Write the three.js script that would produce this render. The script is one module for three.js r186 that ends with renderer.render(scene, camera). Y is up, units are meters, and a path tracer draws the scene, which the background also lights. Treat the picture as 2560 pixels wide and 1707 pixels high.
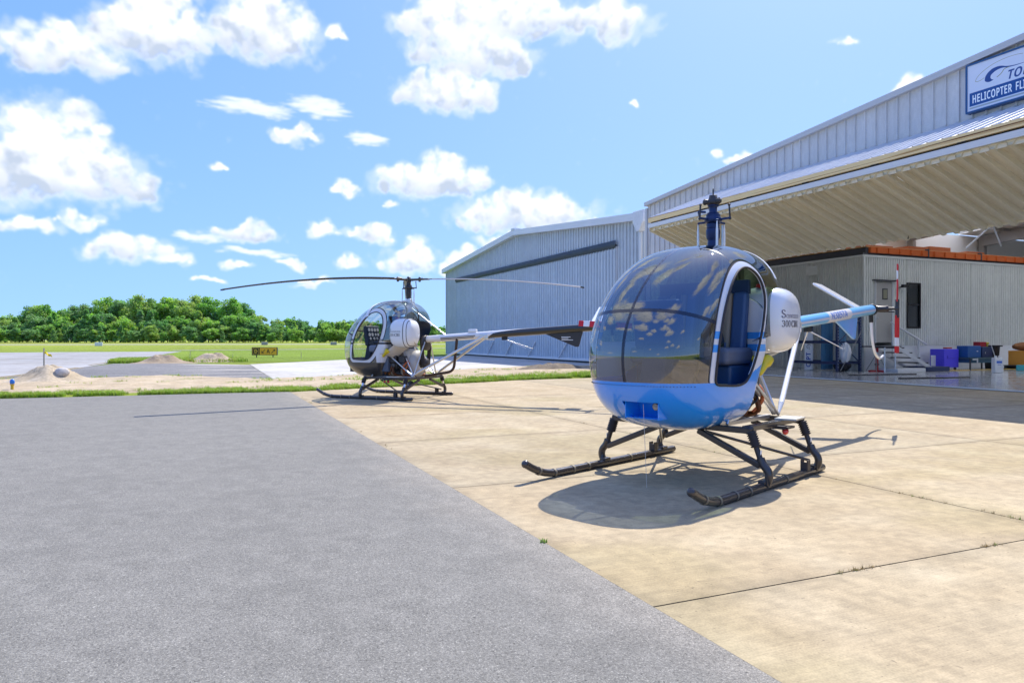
import * as THREE from 'three';
import { mergeGeometries, mergeVertices } from 'three/addons/utils/BufferGeometryUtils.js';
import { RoundedBoxGeometry } from 'three/addons/geometries/RoundedBoxGeometry.js';

// ---------------------------------------------------------------- camera, exposure, sun
const scene = new THREE.Scene();
const renderer = new THREE.WebGLRenderer({ antialias: true });
renderer.toneMapping = THREE.LinearToneMapping;
renderer.toneMappingExposure = 1.84;
renderer.shadowMap.enabled = true;
renderer.shadowMap.type = THREE.PCFSoftShadowMap;

const YAW = Math.atan(780 / 1780), SA = Math.sin(YAW), CA = Math.cos(YAW), EYE = 1.33;
const camera = new THREE.PerspectiveCamera(2 * Math.atan(853.5 / 1780) * 180 / Math.PI, 1024 / 682, 0.1, 3000);
camera.position.set(0, EYE, 0);
camera.lookAt(SA, EYE - 6.5 / 1780, -CA);
scene.add(camera);

const SUN_TO = new THREE.Vector3(0.62, 1, -0.46).normalize();
const sun = new THREE.DirectionalLight(new THREE.Color(1, 0.95, 0.85), 3.55);
sun.position.copy(SUN_TO).multiplyScalar(120).add(new THREE.Vector3(8, 0, -20));
sun.target.position.set(8, 0, -20);
sun.castShadow = true;
sun.shadow.mapSize.set(4096, 4096);
Object.assign(sun.shadow.camera, { left: -70, right: 70, top: 70, bottom: -70, near: 1, far: 400 });
sun.shadow.radius = 1;
scene.add(sun, sun.target);

// ---------------------------------------------------------------- seeded random and noise
function rng(seed) {
  let a = seed >>> 0;
  return () => { a = (a + 0x6D2B79F5) >>> 0; let t = a; t = Math.imul(t ^ (t >>> 15), t | 1); t ^= t + Math.imul(t ^ (t >>> 7), t | 61); return ((t ^ (t >>> 14)) >>> 0) / 4294967296; };
}
function hash2(x, y) {
  let h = Math.imul(x | 0, 374761393) ^ Math.imul(y | 0, 668265263);
  h = Math.imul(h ^ (h >>> 13), 1274126177);
  return ((h ^ (h >>> 16)) >>> 0) / 4294967296;
}
function vnoise(x, y) {
  const xi = Math.floor(x), yi = Math.floor(y), fx = x - xi, fy = y - yi;
  const u = fx * fx * (3 - 2 * fx), v = fy * fy * (3 - 2 * fy);
  const a = hash2(xi, yi), b = hash2(xi + 1, yi), c = hash2(xi, yi + 1), d = hash2(xi + 1, yi + 1);
  return a + (b - a) * u + (c - a) * v + (a - b - c + d) * u * v;
}
function fbm(x, y, oct = 4) {
  let s = 0, a = 0.5, n = 0;
  for (let i = 0; i < oct; i++) { s += a * vnoise(x, y); n += a; x = x * 2.03 + 17.3; y = y * 2.03 + 5.1; a *= 0.5; }
  return s / n;
}
// the same, tiling with a period in whole cells
function pnoise(x, y, p) {
  const xi = Math.floor(x), yi = Math.floor(y), fx = x - xi, fy = y - yi, m = (v) => ((v % p) + p) % p;
  const u = fx * fx * (3 - 2 * fx), v = fy * fy * (3 - 2 * fy);
  const a = hash2(m(xi), m(yi)), b = hash2(m(xi + 1), m(yi)), c = hash2(m(xi), m(yi + 1)), d = hash2(m(xi + 1), m(yi + 1));
  return a + (b - a) * u + (c - a) * v + (a - b - c + d) * u * v;
}
const clamp = (x, a = 0, b = 1) => Math.min(b, Math.max(a, x));
const smooth = (a, b, x) => { const t = clamp((x - a) / (b - a)); return t * t * (3 - 2 * t); };
const lerp = (a, b, t) => a + (b - a) * t;

// ---------------------------------------------------------------- the sky: air and cumulus clouds, by azimuth (from -z towards +x) and elevation in degrees
{
  const W = 4096, H = 2048, data = new Float32Array(W * H * 4), R = rng(7);
  // [azimuth, elevation, half width, half height, kind]   kind 0 cumulus, 1 thin streak
  const clouds = [
    [-8.9, 19, 5, 2, 0], [-3.1, 21.1, 4.8, 2.8, 0], [4.3, 22.2, 4.5, 2.9, 0], [-9, 11.6, 6.8, 3.6, 0], [-7.2, 14.6, 1.8, 1.6, 0], [18, 23.8, 4, 2.2, 0], [18.6, 19.2, 4.8, 2.1, 0],
    [21.5, 21.6, 4.2, 2, 0], [20, 22.6, 5, 2.8, 0], [23.5, 24.6, 6.5, 2.6, 0], [1.5, 12.6, 0.8, 0.4, 0], [-11, 7.6, 2.2, 0.7, 0], [8, 4.6, 1.6, 0.4, 0], [14, 10.6, 0.7, 0.4, 0], [22.6, 7.8, 2.4, 1.1, 0], [0.5, 4.4, 1.4, 0.3, 0], [26, 24.3, 5.4, 2.2, 0], [31.5, 23.9, 3.6, 1.7, 0], [17.5, 12.8, 5, 2.2, 0], [25, 10.3, 6.8, 2.6, 0], [10.7, 11.7, 1.4, 1, 0], [-4.8, 6.8, 3.2, 1.5, 0],
    [-2.3, 5.9, 1.9, 0.6, 0], [2.9, 8.2, 3.6, 1, 0], [9.1, 8.4, 1.3, 0.8, 0], [12.4, 8.4, 2, 1.1, 0], [15.5, 6.6, 3.1, 1.7, 0], [2.6, 5.6, 1.1, 0.5, 0], [6.6, 5.9, 1.2, 0.5, 0],
    [10.9, 6.1, 1.2, 0.7, 0], [20.3, 6.2, 2.4, 1.5, 0], [3.4, 16.9, 3.6, 0.7, 1], [8.6, 17.4, 2.8, 0.9, 1], [6.6, 15.5, 2, 0.7, 0], [12.1, 15.3, 1.8, 0.6, 1], [-7.7, 8.1, 2, 0.5, 0],
    [0, 7.3, 2.6, 0.4, 1], [4, 6.5, 3, 0.3, 1], [41.6, 13.6, 1.6, 0.7, 0], [40, 14.3, 0.6, 0.6, 0], [48.8, 20.6, 1, 0.4, 0], [52.9, 17.4, 1.7, 0.7, 0], [9.9, 22.5, 1, 0.6, 0], [33.5, 18, 0.5, 0.3, 0],
  ];
  for (let i = 0; i < 58; i++) {                                   // the rest of the round, of the same sort
    const az = 64 + R() * 274, el = 4 + 58 * R() ** 1.5, s = (1.2 + 2.6 * R() * R()) * (0.7 + el / 24);
    clouds.push([az > 180 ? az - 360 : az, el, s * 1.9, s * (0.7 + 0.25 * R()), R() < 0.14 ? 1 : 0]);
  }
  for (let i = 0; i < 15; i++) { const az = -22 + R() * 88, el = 30 + R() * 36, s = 1.4 + 3.2 * R(); clouds.push([az, el, s * 2.2, s, 0]); }
  const puffs = [];
  for (const [az, el, w, h, kind] of clouds) {
    if (kind) { puffs.push([az, el, w, h, el, h, 1, w]); continue; }
    puffs.push([az, el - h * 0.15, w * 0.86, h * 0.66, el, h, 0, w]);
    const n = Math.round(5 + w * 2.2);
    for (let k = 0; k < n; k++) {
      const t = R() * 2 - 1, top = 1 - t * t, r = h * (0.24 + 0.4 * R()) * (0.55 + 0.5 * top);
      puffs.push([az + t * w * 0.8, el - h * 0.38 + R() * h * 0.95 * top, r * 1.25, r, el, h, 0, w]);
    }
  }
  const CELL = 2, grid = new Map();
  for (const p of puffs) {
    const ca = Math.cos(p[1] * Math.PI / 180), rw = p[2] * 1.9 / ca + 1.2, rh = p[3] * 1.9 + 1;
    for (let a = Math.floor((p[0] - rw) / CELL); a <= Math.floor((p[0] + rw) / CELL); a++)
      for (let e = Math.floor((p[1] - rh) / CELL); e <= Math.floor((p[1] + rh) / CELL); e++) {
        const key = (((a * CELL + 540) % 360 + 360) % 360) * 1000 + e * CELL;
        (grid.get(key) ?? grid.set(key, []).get(key)).push(p);
      }
  }
  const sx = SUN_TO.x, sy = SUN_TO.y, sz = SUN_TO.z;
  for (let j = 0; j < H; j++) {
    const el = ((j + 0.5) / H - 0.5) * 180, er = el * Math.PI / 180, ce = Math.cos(er), se = Math.sin(er), up = clamp(el / 90);
    const f = Math.exp(-Math.max(0, el) / 13), g = Math.exp(-Math.max(0, el) / 34);
    const air0 = [lerp(lerp(0.09, 0.215, g), 0.46, f), lerp(lerp(0.24, 0.425, g), 0.66, f), lerp(0.66, 0.76, g)];
    for (let i = 0; i < W; i++) {
      const o = (j * W + i) * 4, ph = ((i + 0.5) / W - 0.5) * 2 * Math.PI, x = ce * Math.cos(ph), z = ce * Math.sin(ph);
      let r = 0.42, gr = 0.5, b = 0.55;
      if (el > -1.5) {
        const mu = clamp(x * sx + se * sy + z * sz, -1, 1), glow = 0.3 * Math.exp(-(1 - mu) * 5) + 0.4 * Math.exp(-(1 - mu) * 26);
        const fade = 0.55 + 0.45 * Math.exp(-Math.acos(mu) / 0.87);                 // clear air is paler towards the sun and a deeper blue away from it
        r = air0[0] * 0.98 * fade ** 1.5 + glow * 0.72; gr = air0[1] * 0.96 * fade + glow * 0.6; b = air0[2] * 1.12 * fade ** 0.5 + glow * 0.34;
        const az = Math.atan2(x, -z) * 180 / Math.PI, key = ((Math.floor(az / CELL) * CELL + 540) % 360) * 1000 + Math.floor(el / CELL) * CELL, near = grid.get(key);
        if (near) {
          const ca = Math.max(0.2, ce);
          const qa = az * ca * 1.0, w1 = fbm(qa * 0.55 + 40, el * 0.55 + 9, 4) - 0.5, w2 = fbm(qa * 0.55 + 90, el * 0.55 + 70, 4) - 0.5;
          const d1 = fbm(qa * 1.7 + 3, el * 1.7 + 31, 6) - 0.5;
          let cum = -1, thin = 0, base = 0, soft = 0;
          for (const p of near) {
            let da = az - p[0]; if (da > 180) da -= 360; if (da < -180) da += 360;
            if (p[6]) {
              const u = da * ca / p[2], v = (el - p[1] + w1 * 0.9 + Math.sin(da * 0.8) * 0.1) / p[3], s = 1 - u * u - v * v;
              if (s > -0.4) thin = Math.max(thin, smooth(0.05, 1, s + 1.3 * (fbm(qa * 0.9, el * 5.5, 4) - 0.5)) * 0.75);
              continue;
            }
            const k = Math.min(1, 0.35 + p[2] * 0.5), u = (da * ca + w1 * 2.2 * k) / p[2], v = (el - p[1] + w2 * 2 * k) / p[3], s = 1 - u * u - v * v;
            if (s > cum) cum = s;
            if (s > -1) { const lo = smooth(0.3, -0.85, (el - p[4]) / p[5] + w2 * 0.9) * smooth(0.8, 4.2, p[7]), wgt = Math.max(0, s + 0.4); base += lo * wgt; soft += wgt; }
          }
          const body = cum + d1 * 1.5 * smooth(-0.3, 0.3, cum), a = Math.max(0.3 * smooth(-0.6, 0.6, cum + (fbm(qa * 1.1 + 50, el * 1.1 + 8, 4) - 0.5) * 1.8) + 0.66 * smooth(0.0, 0.95, body + 0.12 * (fbm(qa * 6 + 9, el * 6, 3) - 0.5)), thin);
          const lo = soft > 0 ? base / soft : 0, relief = clamp((fbm((qa + 0.5) * 0.62 + 3, (el + 0.75) * 0.62 + 31, 4) - fbm(qa * 0.62 + 3, el * 0.62 + 31, 4)) * 2.6 + (fbm((qa + 0.16) * 1.9 + 3, (el + 0.24) * 1.9 + 31, 3) - fbm(qa * 1.9 + 3, el * 1.9 + 31, 3)) * 0.6 + 0.04);
          const grey = clamp(lo * smooth(0.2, 0.8, body) * 0.95 + relief * smooth(0.25, 0.75, body) * 0.8);
          const c = [lerp(0.66, 0.34, grey), lerp(0.67, 0.39, grey), lerp(0.69, 0.47, grey)];
          r = lerp(r, c[0], a); gr = lerp(gr, c[1], a); b = lerp(b, c[2], a);
        }
      }
      data[o] = r; data[o + 1] = gr; data[o + 2] = b; data[o + 3] = 1;
    }
  }
  const sky = new THREE.DataTexture(data, W, H, THREE.RGBAFormat, THREE.FloatType);
  sky.mapping = THREE.EquirectangularReflectionMapping;
  sky.magFilter = sky.minFilter = THREE.LinearFilter;
  sky.needsUpdate = true;
  scene.background = sky;
  scene.environment = sky;
}

// ---------------------------------------------------------------- tools
const V = (x, y, z) => new THREE.Vector3(x, y, z);
const taken = new Map();
function numbered(name) { const n = taken.get(name) ?? 0; taken.set(name, n + 1); return n ? `${name}_${String(n).padStart(3, '0')}` : name; }
function thing(name, label, category, pos = [0, 0, 0], turn = 0, group) {
  const o = new THREE.Group(); o.name = numbered(name); o.position.set(...pos); o.rotation.y = turn;
  o.userData = { label, category }; if (group) o.userData.group = group;
  scene.add(o); return o;
}
function part(name, geo, mat, parent, label) {
  const m = new THREE.Mesh(Array.isArray(geo) ? join(geo) : geo, mat); m.name = name; m.castShadow = m.receiveShadow = true;
  if (label) m.userData.label = label;
  parent.add(m); return m;
}
function single(name, geo, mat, label, category, group) {
  const m = part(numbered(name), geo, mat, scene); m.userData = { label, category }; if (group) m.userData.group = group; return m;
}
function structure(name, geo, mat) { const m = part(numbered(name), geo, mat, scene); m.userData = { kind: 'structure' }; return m; }
function join(list) {
  const out = list.map((g) => { const h = g.index ? g.toNonIndexed() : g.clone(); for (const k of Object.keys(h.attributes)) if (!['position', 'normal', 'uv'].includes(k)) h.deleteAttribute(k); if (!h.attributes.uv) h.setAttribute('uv', new THREE.BufferAttribute(new Float32Array(h.attributes.position.count * 2), 2)); return h; });
  return mergeGeometries(out);
}
function box(w, h, d, x = 0, y = 0, z = 0, r = 0) {
  const g = r ? new RoundedBoxGeometry(w, h, d, 2, r) : new THREE.BoxGeometry(w, h, d); g.translate(x, y, z); return g;
}
// a straight bar between two points: round (radius) or rectangular (width across, height up)
function rod(a, b, r, r2 = r, seg = 12) {
  const d = b.clone().sub(a), g = new THREE.CylinderGeometry(r2, r, d.length(), seg, 1);
  g.applyQuaternion(new THREE.Quaternion().setFromUnitVectors(V(0, 1, 0), d.clone().normalize())); g.translate((a.x + b.x) / 2, (a.y + b.y) / 2, (a.z + b.z) / 2); return g;
}
function beam(a, b, w, h, bevel = 0) {
  const d = b.clone().sub(a), L = d.length(), g = bevel ? new RoundedBoxGeometry(w, h, L, 2, bevel) : new THREE.BoxGeometry(w, h, L);
  const f = d.normalize(), up = Math.abs(f.y) > 0.98 ? V(1, 0, 0) : V(0, 1, 0), x = up.clone().cross(f).normalize(), y = f.clone().cross(x);
  g.applyMatrix4(new THREE.Matrix4().makeBasis(x, y, f).setPosition((a.x + b.x) / 2, (a.y + b.y) / 2, (a.z + b.z) / 2)); return g;
}
function tube(points, r, seg = 40, rs = 10, closed = false) { return new THREE.TubeGeometry(new THREE.CatmullRomCurve3(points, closed, 'centripetal'), seg, r, rs, closed); }
function lathe(pts, seg = 28) { return new THREE.LatheGeometry(pts.map(([x, y]) => new THREE.Vector2(x, y)), seg); }
function ball(r, x, y, z, sx = 1, sy = 1, sz = 1, seg = 20) { const g = new THREE.SphereGeometry(r, seg, Math.round(seg * 0.7)); g.scale(sx, sy, sz); g.translate(x, y, z); return g; }
// a grid surface from f(u, v) -> Vector3
function surface(f, nu, nv, uv = (u, v) => [u, v]) {
  const pos = [], uvs = [], idx = [];
  for (let i = 0; i <= nu; i++) for (let j = 0; j <= nv; j++) { const p = f(i / nu, j / nv); pos.push(p.x, p.y, p.z); uvs.push(...uv(i / nu, j / nv)); }
  for (let i = 0; i < nu; i++) for (let j = 0; j < nv; j++) { const a = i * (nv + 1) + j, b = a + nv + 1; idx.push(a, b, a + 1, b, b + 1, a + 1); }
  const g = new THREE.BufferGeometry(); g.setAttribute('position', new THREE.Float32BufferAttribute(pos, 3)); g.setAttribute('uv', new THREE.Float32BufferAttribute(uvs, 2)); g.setIndex(idx); g.computeVertexNormals(); return g;
}
// cut a geometry along f(x, y, z) = 0: [where f < 0, where f >= 0]
function cut(geo, f) {
  const g = geo.index ? geo.toNonIndexed() : geo, P = g.attributes.position, N = g.attributes.normal, U = g.attributes.uv, sides = [[], []];
  const val = new Float32Array(P.count); for (let i = 0; i < P.count; i++) val[i] = f(P.getX(i), P.getY(i), P.getZ(i));
  const vert = (i) => [P.getX(i), P.getY(i), P.getZ(i), N.getX(i), N.getY(i), N.getZ(i), U.getX(i), U.getY(i)];
  const mid = (a, b, t) => a.map((x, k) => x + (b[k] - x) * t);
  for (let i = 0; i < P.count; i += 3) {
    const v = [vert(i), vert(i + 1), vert(i + 2)], s = [val[i], val[i + 1], val[i + 2]];
    for (const side of [0, 1]) {
      const inside = (x) => (side ? x >= 0 : x < 0), poly = [];
      for (let k = 0; k < 3; k++) { const n = (k + 1) % 3; if (inside(s[k])) poly.push(v[k]); if (inside(s[k]) !== inside(s[n])) poly.push(mid(v[k], v[n], s[k] / (s[k] - s[n]))); }
      for (let k = 1; k + 1 < poly.length; k++) sides[side].push(poly[0], poly[k], poly[k + 1]);
    }
  }
  return sides.map((list) => {
    const o = new THREE.BufferGeometry(), p = new Float32Array(list.length * 3), n = new Float32Array(list.length * 3), u = new Float32Array(list.length * 2);
    list.forEach((q, i) => { p.set(q.slice(0, 3), i * 3); n.set(q.slice(3, 6), i * 3); u.set(q.slice(6, 8), i * 2); });
    o.setAttribute('position', new THREE.BufferAttribute(p, 3)); o.setAttribute('normal', new THREE.BufferAttribute(n, 3)); o.setAttribute('uv', new THREE.BufferAttribute(u, 2)); return o;
  });
}
function lift(geo, d) {
  const g = geo.clone(), P = g.attributes.position, N = g.attributes.normal;
  for (let i = 0; i < P.count; i++) P.setXYZ(i, P.getX(i) + N.getX(i) * d, P.getY(i) + N.getY(i) * d, P.getZ(i) + N.getZ(i) * d);
  return g;
}
// a sheet with real thickness: the face lifted by d, the back, and a rim round every open edge
function thick(geo, d) {
  const w = mergeVertices(geo.clone().deleteAttribute('uv'), 1e-4); w.computeVertexNormals();
  const P = w.attributes.position, N = w.attributes.normal, I = w.index.array, pos = [], edges = new Map();
  const at = (i, k) => [P.getX(i) + N.getX(i) * k, P.getY(i) + N.getY(i) * k, P.getZ(i) + N.getZ(i) * k], put = (...q) => q.forEach((v) => pos.push(...v));
  for (let i = 0; i < I.length; i += 3) {
    const [a, b, c] = [I[i], I[i + 1], I[i + 2]]; if (a === b || b === c || a === c) continue;
    for (const [p, q] of [[a, b], [b, c], [c, a]]) { const k = p < q ? p * 1e7 + q : q * 1e7 + p; edges.set(k, edges.has(k) ? null : [p, q]); }
  }
  for (const e of edges.values()) if (e) { const [p, q] = e; put(at(p, 0), at(q, 0), at(q, d), at(p, 0), at(q, d), at(p, d)); }
  const rim = new THREE.BufferGeometry(); rim.setAttribute('position', new THREE.Float32BufferAttribute(pos, 3)); rim.computeVertexNormals();
  return pos.length ? join([lift(geo, d), geo, rim]) : join([lift(geo, d), geo]);
}
// materials: linear colours
const C = (r, g, b) => new THREE.Color().setRGB(r, g, b);
function mat(color, roughness = 0.6, more = {}) { return new THREE.MeshPhysicalMaterial({ color: Array.isArray(color) ? C(...color) : color, roughness, side: THREE.DoubleSide, ...more }); }
function texture(n, fn, repeat = 1, srgb = true) {
  const d = new Uint8Array(n * n * 4);
  for (let j = 0; j < n; j++) for (let i = 0; i < n; i++) { const c = fn(i / n, j / n), o = (j * n + i) * 4; for (let k = 0; k < 3; k++) d[o + k] = clamp(Array.isArray(c) ? c[k] : c) * 255; d[o + 3] = 255; }
  const t = new THREE.DataTexture(d, n, n, THREE.RGBAFormat); t.wrapS = t.wrapT = THREE.RepeatWrapping; t.magFilter = THREE.LinearFilter; t.minFilter = THREE.LinearMipmapLinearFilter; t.generateMipmaps = true;
  if (srgb) t.colorSpace = THREE.SRGBColorSpace; t.repeat.set(repeat, repeat); t.needsUpdate = true; return t;
}
function print(w, h, draw) {
  const c = document.createElement('canvas'); c.width = w; c.height = h; const x = c.getContext('2d'); draw(x, w, h);
  const t = new THREE.CanvasTexture(c); t.colorSpace = THREE.SRGBColorSpace; t.anisotropy = 8; return t;
}
// lateral and depth as the camera sees them -> world x, z
const ground = (lat, depth) => [depth * SA + lat * CA, -depth * CA + lat * SA];

// ---------------------------------------------------------------- surface materials
const grain = texture(512, (u, v) => 0.5 + 0.28 * (pnoise(u * 256, v * 256, 256) - 0.5) + 0.3 * (pnoise(u * 90, v * 90, 90) - 0.5) + 0.3 * (pnoise(u * 24, v * 24, 24) - 0.5), 1, false);
const asphaltMap = texture(1024, (u, v) => {
  const stone = pnoise(u * 340, v * 340, 340), s2 = pnoise(u * 170 + 9, v * 170, 170), pit = smooth(0.82, 0.95, pnoise(u * 220 + 3, v * 220 + 3, 220)), lt = smooth(0.8, 0.97, stone);
  const b = 0.66 + 0.2 * (stone - 0.5) + 0.14 * (s2 - 0.5) + 0.17 * lt - 0.23 * pit + 0.06 * (pnoise(u * 12, v * 12, 12) - 0.5);
  return [b * 1.0, b * 0.995, b * 0.985];
});
const asphaltBump = texture(1024, (u, v) => 0.5 + 0.6 * (pnoise(u * 300, v * 300, 300) - 0.5) + 0.3 * (pnoise(u * 150 + 9, v * 150, 150) - 0.5), 1, false);
const concreteMap = texture(1024, (u, v) => {
  const f = pnoise(u * 400, v * 400, 400), broom = pnoise(u * 18, v * 330, 330), m = pnoise(u * 40, v * 40, 40), pit = smooth(0.93, 0.99, pnoise(u * 120 + 5, v * 120, 120)), l = pnoise(u * 7, v * 7, 7);
  const b = 0.83 + 0.1 * (f - 0.5) + 0.06 * (broom - 0.5) + 0.1 * (m - 0.5) + 0.08 * (l - 0.5) - 0.2 * pit;
  return [b, b * (0.985 + 0.02 * l), b * (0.95 + 0.05 * l)];
});
const uvScale = (t, r) => { const c = t.clone(); c.repeat.set(r, r); c.needsUpdate = true; return c; };
const M = {
  asphalt: new THREE.MeshStandardMaterial({ color: C(0.5, 0.48, 0.43), map: uvScale(asphaltMap, 1 / 1.3), bumpMap: uvScale(asphaltBump, 1 / 1.3), bumpScale: 0.0025, roughness: 0.93, vertexColors: true }),
  oldAsphalt: new THREE.MeshStandardMaterial({ color: C(0.4, 0.39, 0.39), map: uvScale(asphaltMap, 1 / 7), roughness: 0.95, vertexColors: true }),
  concrete: new THREE.MeshStandardMaterial({ color: C(0.57, 0.465, 0.305), map: uvScale(concreteMap, 1 / 2.4), bumpMap: uvScale(concreteMap, 1 / 2.4), bumpScale: 0.002, roughness: 0.88, vertexColors: true }),
  pad: new THREE.MeshStandardMaterial({ color: C(0.66, 0.64, 0.62), map: uvScale(concreteMap, 1 / 9), roughness: 0.9, vertexColors: true }),
  taxiway: new THREE.MeshStandardMaterial({ color: C(0.46, 0.45, 0.46), map: uvScale(concreteMap, 1 / 9), roughness: 0.93, vertexColors: true }),
  sand: new THREE.MeshStandardMaterial({ color: C(0.8, 0.66, 0.48), map: uvScale(concreteMap, 1 / 2.2), bumpMap: uvScale(asphaltBump, 1 / 2.2), bumpScale: 0.02, roughness: 1, vertexColors: true }),
  grass: new THREE.MeshStandardMaterial({ color: C(1, 1, 1), map: uvScale(concreteMap, 1 / 3), bumpMap: uvScale(asphaltBump, 1 / 3), bumpScale: 0.06, roughness: 1, vertexColors: true }),
  hangarFloor: new THREE.MeshStandardMaterial({ color: C(0.62, 0.64, 0.68), map: uvScale(concreteMap, 1 / 5), roughnessMap: uvScale(grain, 1 / 3), roughness: 0.3, vertexColors: true }),
  yellowPaint: new THREE.MeshStandardMaterial({ color: C(0.62, 0.47, 0.2), map: uvScale(asphaltMap, 1 / 2), roughness: 0.8 }),
};
const ONE = [1, 1, 1];
// a flat or uneven sheet over a rectangle, cut to a polygon [[x, z], ...] when one is given; uv in metres
function sheet(x0, x1, z0, z1, step, y, color, poly) {
  const nx = Math.max(1, Math.ceil((x1 - x0) / step)), nz = Math.max(1, Math.ceil((z1 - z0) / step));
  let g = surface((u, v) => { const x = lerp(x0, x1, u), z = lerp(z1, z0, v); return V(x, typeof y === 'number' ? y : y(x, z), z); }, nx, nz, (u, v) => [lerp(x0, x1, u), lerp(z1, z0, v)]);
  if (poly) for (let i = 0; i < poly.length; i++) {                 // convex outline, clockwise seen from above or not: keep the side of its middle
    const [ax, az] = poly[i], [bx, bz] = poly[(i + 1) % poly.length], cx = poly.reduce((s, p) => s + p[0], 0) / poly.length, cz = poly.reduce((s, p) => s + p[1], 0) / poly.length;
    const side = (x, z) => (bx - ax) * (z - az) - (bz - az) * (x - ax), sg = Math.sign(side(cx, cz));
    g = cut(g, (x, _, z) => -sg * side(x, z))[0];
  }
  const P = g.attributes.position, col = new Float32Array(P.count * 3);
  for (let i = 0; i < P.count; i++) col.set(color(P.getX(i), P.getZ(i)), i * 3);
  g.setAttribute('color', new THREE.BufferAttribute(col, 3));
  return g;
}
const hull2 = (poly) => { const xs = poly.map((p) => p[0]), zs = poly.map((p) => p[1]); return [Math.min(...xs), Math.max(...xs), Math.min(...zs), Math.max(...zs)]; };
const polySheet = (poly, step, y, color) => sheet(...hull2(poly), step, y, color, poly);

// the apron's far edge runs slightly askew
const apronEnd = (x) => (x < 2.1 ? -18.7 - 0.16 * Math.max(0, 2.1 - x) * 0.9 : -18.6 - (x - 2.1) * 0.315);

// ---------------------------------------------------------------- the ground
structure('ground', sheet(-700, 900, -900, 60, 16, (x, z) => -0.03, (x, z) => {
  const a = fbm(x * 0.02, z * 0.05, 4), b = fbm(x * 0.11 + 30, z * 0.2, 3), dry = smooth(0.5, 0.75, a) * 0.5;
  const k = 2.3 * (0.75 + 0.5 * b); return [k * lerp(0.17, 0.26, dry), k * lerp(0.215, 0.235, dry), k * lerp(0.012, 0.045, dry)];
}), M.grass);
structure('grass_verge', polySheet([[-60, -84], [70, -98], [70, -44], [-20, -44]], 3, -0.022, (x, z) => {
  const a = fbm(x * 0.15, z * 0.15, 4), k = 2.1 * (0.7 + 0.6 * a); return [k * 0.16, k * 0.235, k * 0.012];
}), M.grass);
structure('asphalt_apron', sheet(-42, 2.06, -24, 14, 0.3, 0, (x, z) => {
  const a = fbm(x * 0.35, z * 0.35, 4), b = fbm(x * 1.7 + 7, z * 1.7, 3), c = smooth(0.62, 0.8, fbm(x * 0.18 + 50, z * 0.5 + 3, 4));
  const worn = smooth(0.55, 0.0, Math.abs(2.1 - x) + 0.5 * (b - 0.5)) * 0.16, t = 0.92 + 0.12 * (a - 0.5) + 0.05 * (b - 0.5) - 0.05 * c + worn;
  return [t * (1 + worn * 0.5), t * (1 + worn * 0.25), t];
}, [[-42, 14], [2.06, 14], [2.06, apronEnd(2.06)], [-42, apronEnd(-42) + 4]]), M.asphalt);

// concrete slabs, each one its own piece with an open joint round it
{
  const apron = new THREE.Group(); apron.name = 'concrete_apron'; apron.userData = { kind: 'structure' }; scene.add(apron);
  const xs = [2.07, 5.53, 9.4, 13.05, 16.0, 18.78], zs = [9.25, 6.2, 3.15, 0.1, -2.95, -6.02, -9.03, -12.05, -15.1, -18.15, -21.2, -24.3], G = 0.006, R = rng(21);
  for (let i = 0; i + 1 < xs.length; i++) for (let j = 0; j + 1 < zs.length; j++) {
    const x0 = xs[i] + (i ? G : -0.009), x1 = xs[i + 1] - G, z1 = zs[j] - G, z0 = zs[j + 1] + G;
    if (z1 < apronEnd(x0)) continue;
    const tone = 0.93 + 0.13 * R(), warm = R() * 0.05, poly = [];
    for (const [x, z] of [[x0, z1], [x1, z1], [x1, Math.max(z0, Math.min(z1 - 0.01, apronEnd(x1)))], [x0, Math.max(z0, Math.min(z1 - 0.01, apronEnd(x0)))]]) poly.push([x, z]);
    const top = sheet(x0, x1, z0, z1, 0.16, 0, (x, z) => {
      const a = fbm(x * 0.5 + 3, z * 0.5, 4), b = fbm(x * 1.6, z * 1.6 + 40, 4), d = smooth(0.54, 0.74, fbm(x * 0.55 + 90, z * 0.85 + 11, 5)), sp = smooth(0.7, 0.82, fbm(x * 4 + 3, z * 4, 3)), st = smooth(0.6, 0.8, fbm(x * 0.4 + z * 0.25, z * 2.6 - x * 1.6, 3));
      const edge = Math.min(x - x0, x1 - x, z - z0, z1 - z), dirt = smooth(0.09, 0.0, edge + 0.08 * (b - 0.4)) * 0.16;
      const k = tone * (1 + 0.15 * (a - 0.5) + 0.1 * (b - 0.5)) - 0.1 * d * (0.6 + 0.6 * b) - 0.09 * sp - dirt - 0.08 * st;
      return [k * (1 + warm), k, k * (1 - warm - 0.1 * d)];
    }, poly);
    const rim = [];
    for (let k = 0; k < 4; k++) { const [ax, az] = poly[k], [bx, bz] = poly[(k + 1) % 4]; rim.push([ax, 0, az], [bx, 0, bz], [bx, -0.026, bz], [ax, 0, az], [bx, -0.026, bz], [ax, -0.026, az]); }
    const rg = new THREE.BufferGeometry(); rg.setAttribute('position', new THREE.Float32BufferAttribute(rim.flat(), 3)); rg.computeVertexNormals();
    rg.setAttribute('uv', new THREE.Float32BufferAttribute(rim.map((p) => [p[0], p[2]]).flat(), 2)); rg.setAttribute('color', new THREE.Float32BufferAttribute(rim.map(() => [0.55, 0.5, 0.45]).flat(), 3));
    const t = top; for (const k of Object.keys(t.attributes)) if (!['position', 'normal', 'uv', 'color'].includes(k)) t.deleteAttribute(k);
    part('slab', mergeGeometries([t, rg]), M.concrete, apron);
  }
}
structure('joint_soil', sheet(2.12, 18.7, -19, 10, 4, -0.025, () => [0.22, 0.2, 0.17]), M.sand);

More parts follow.
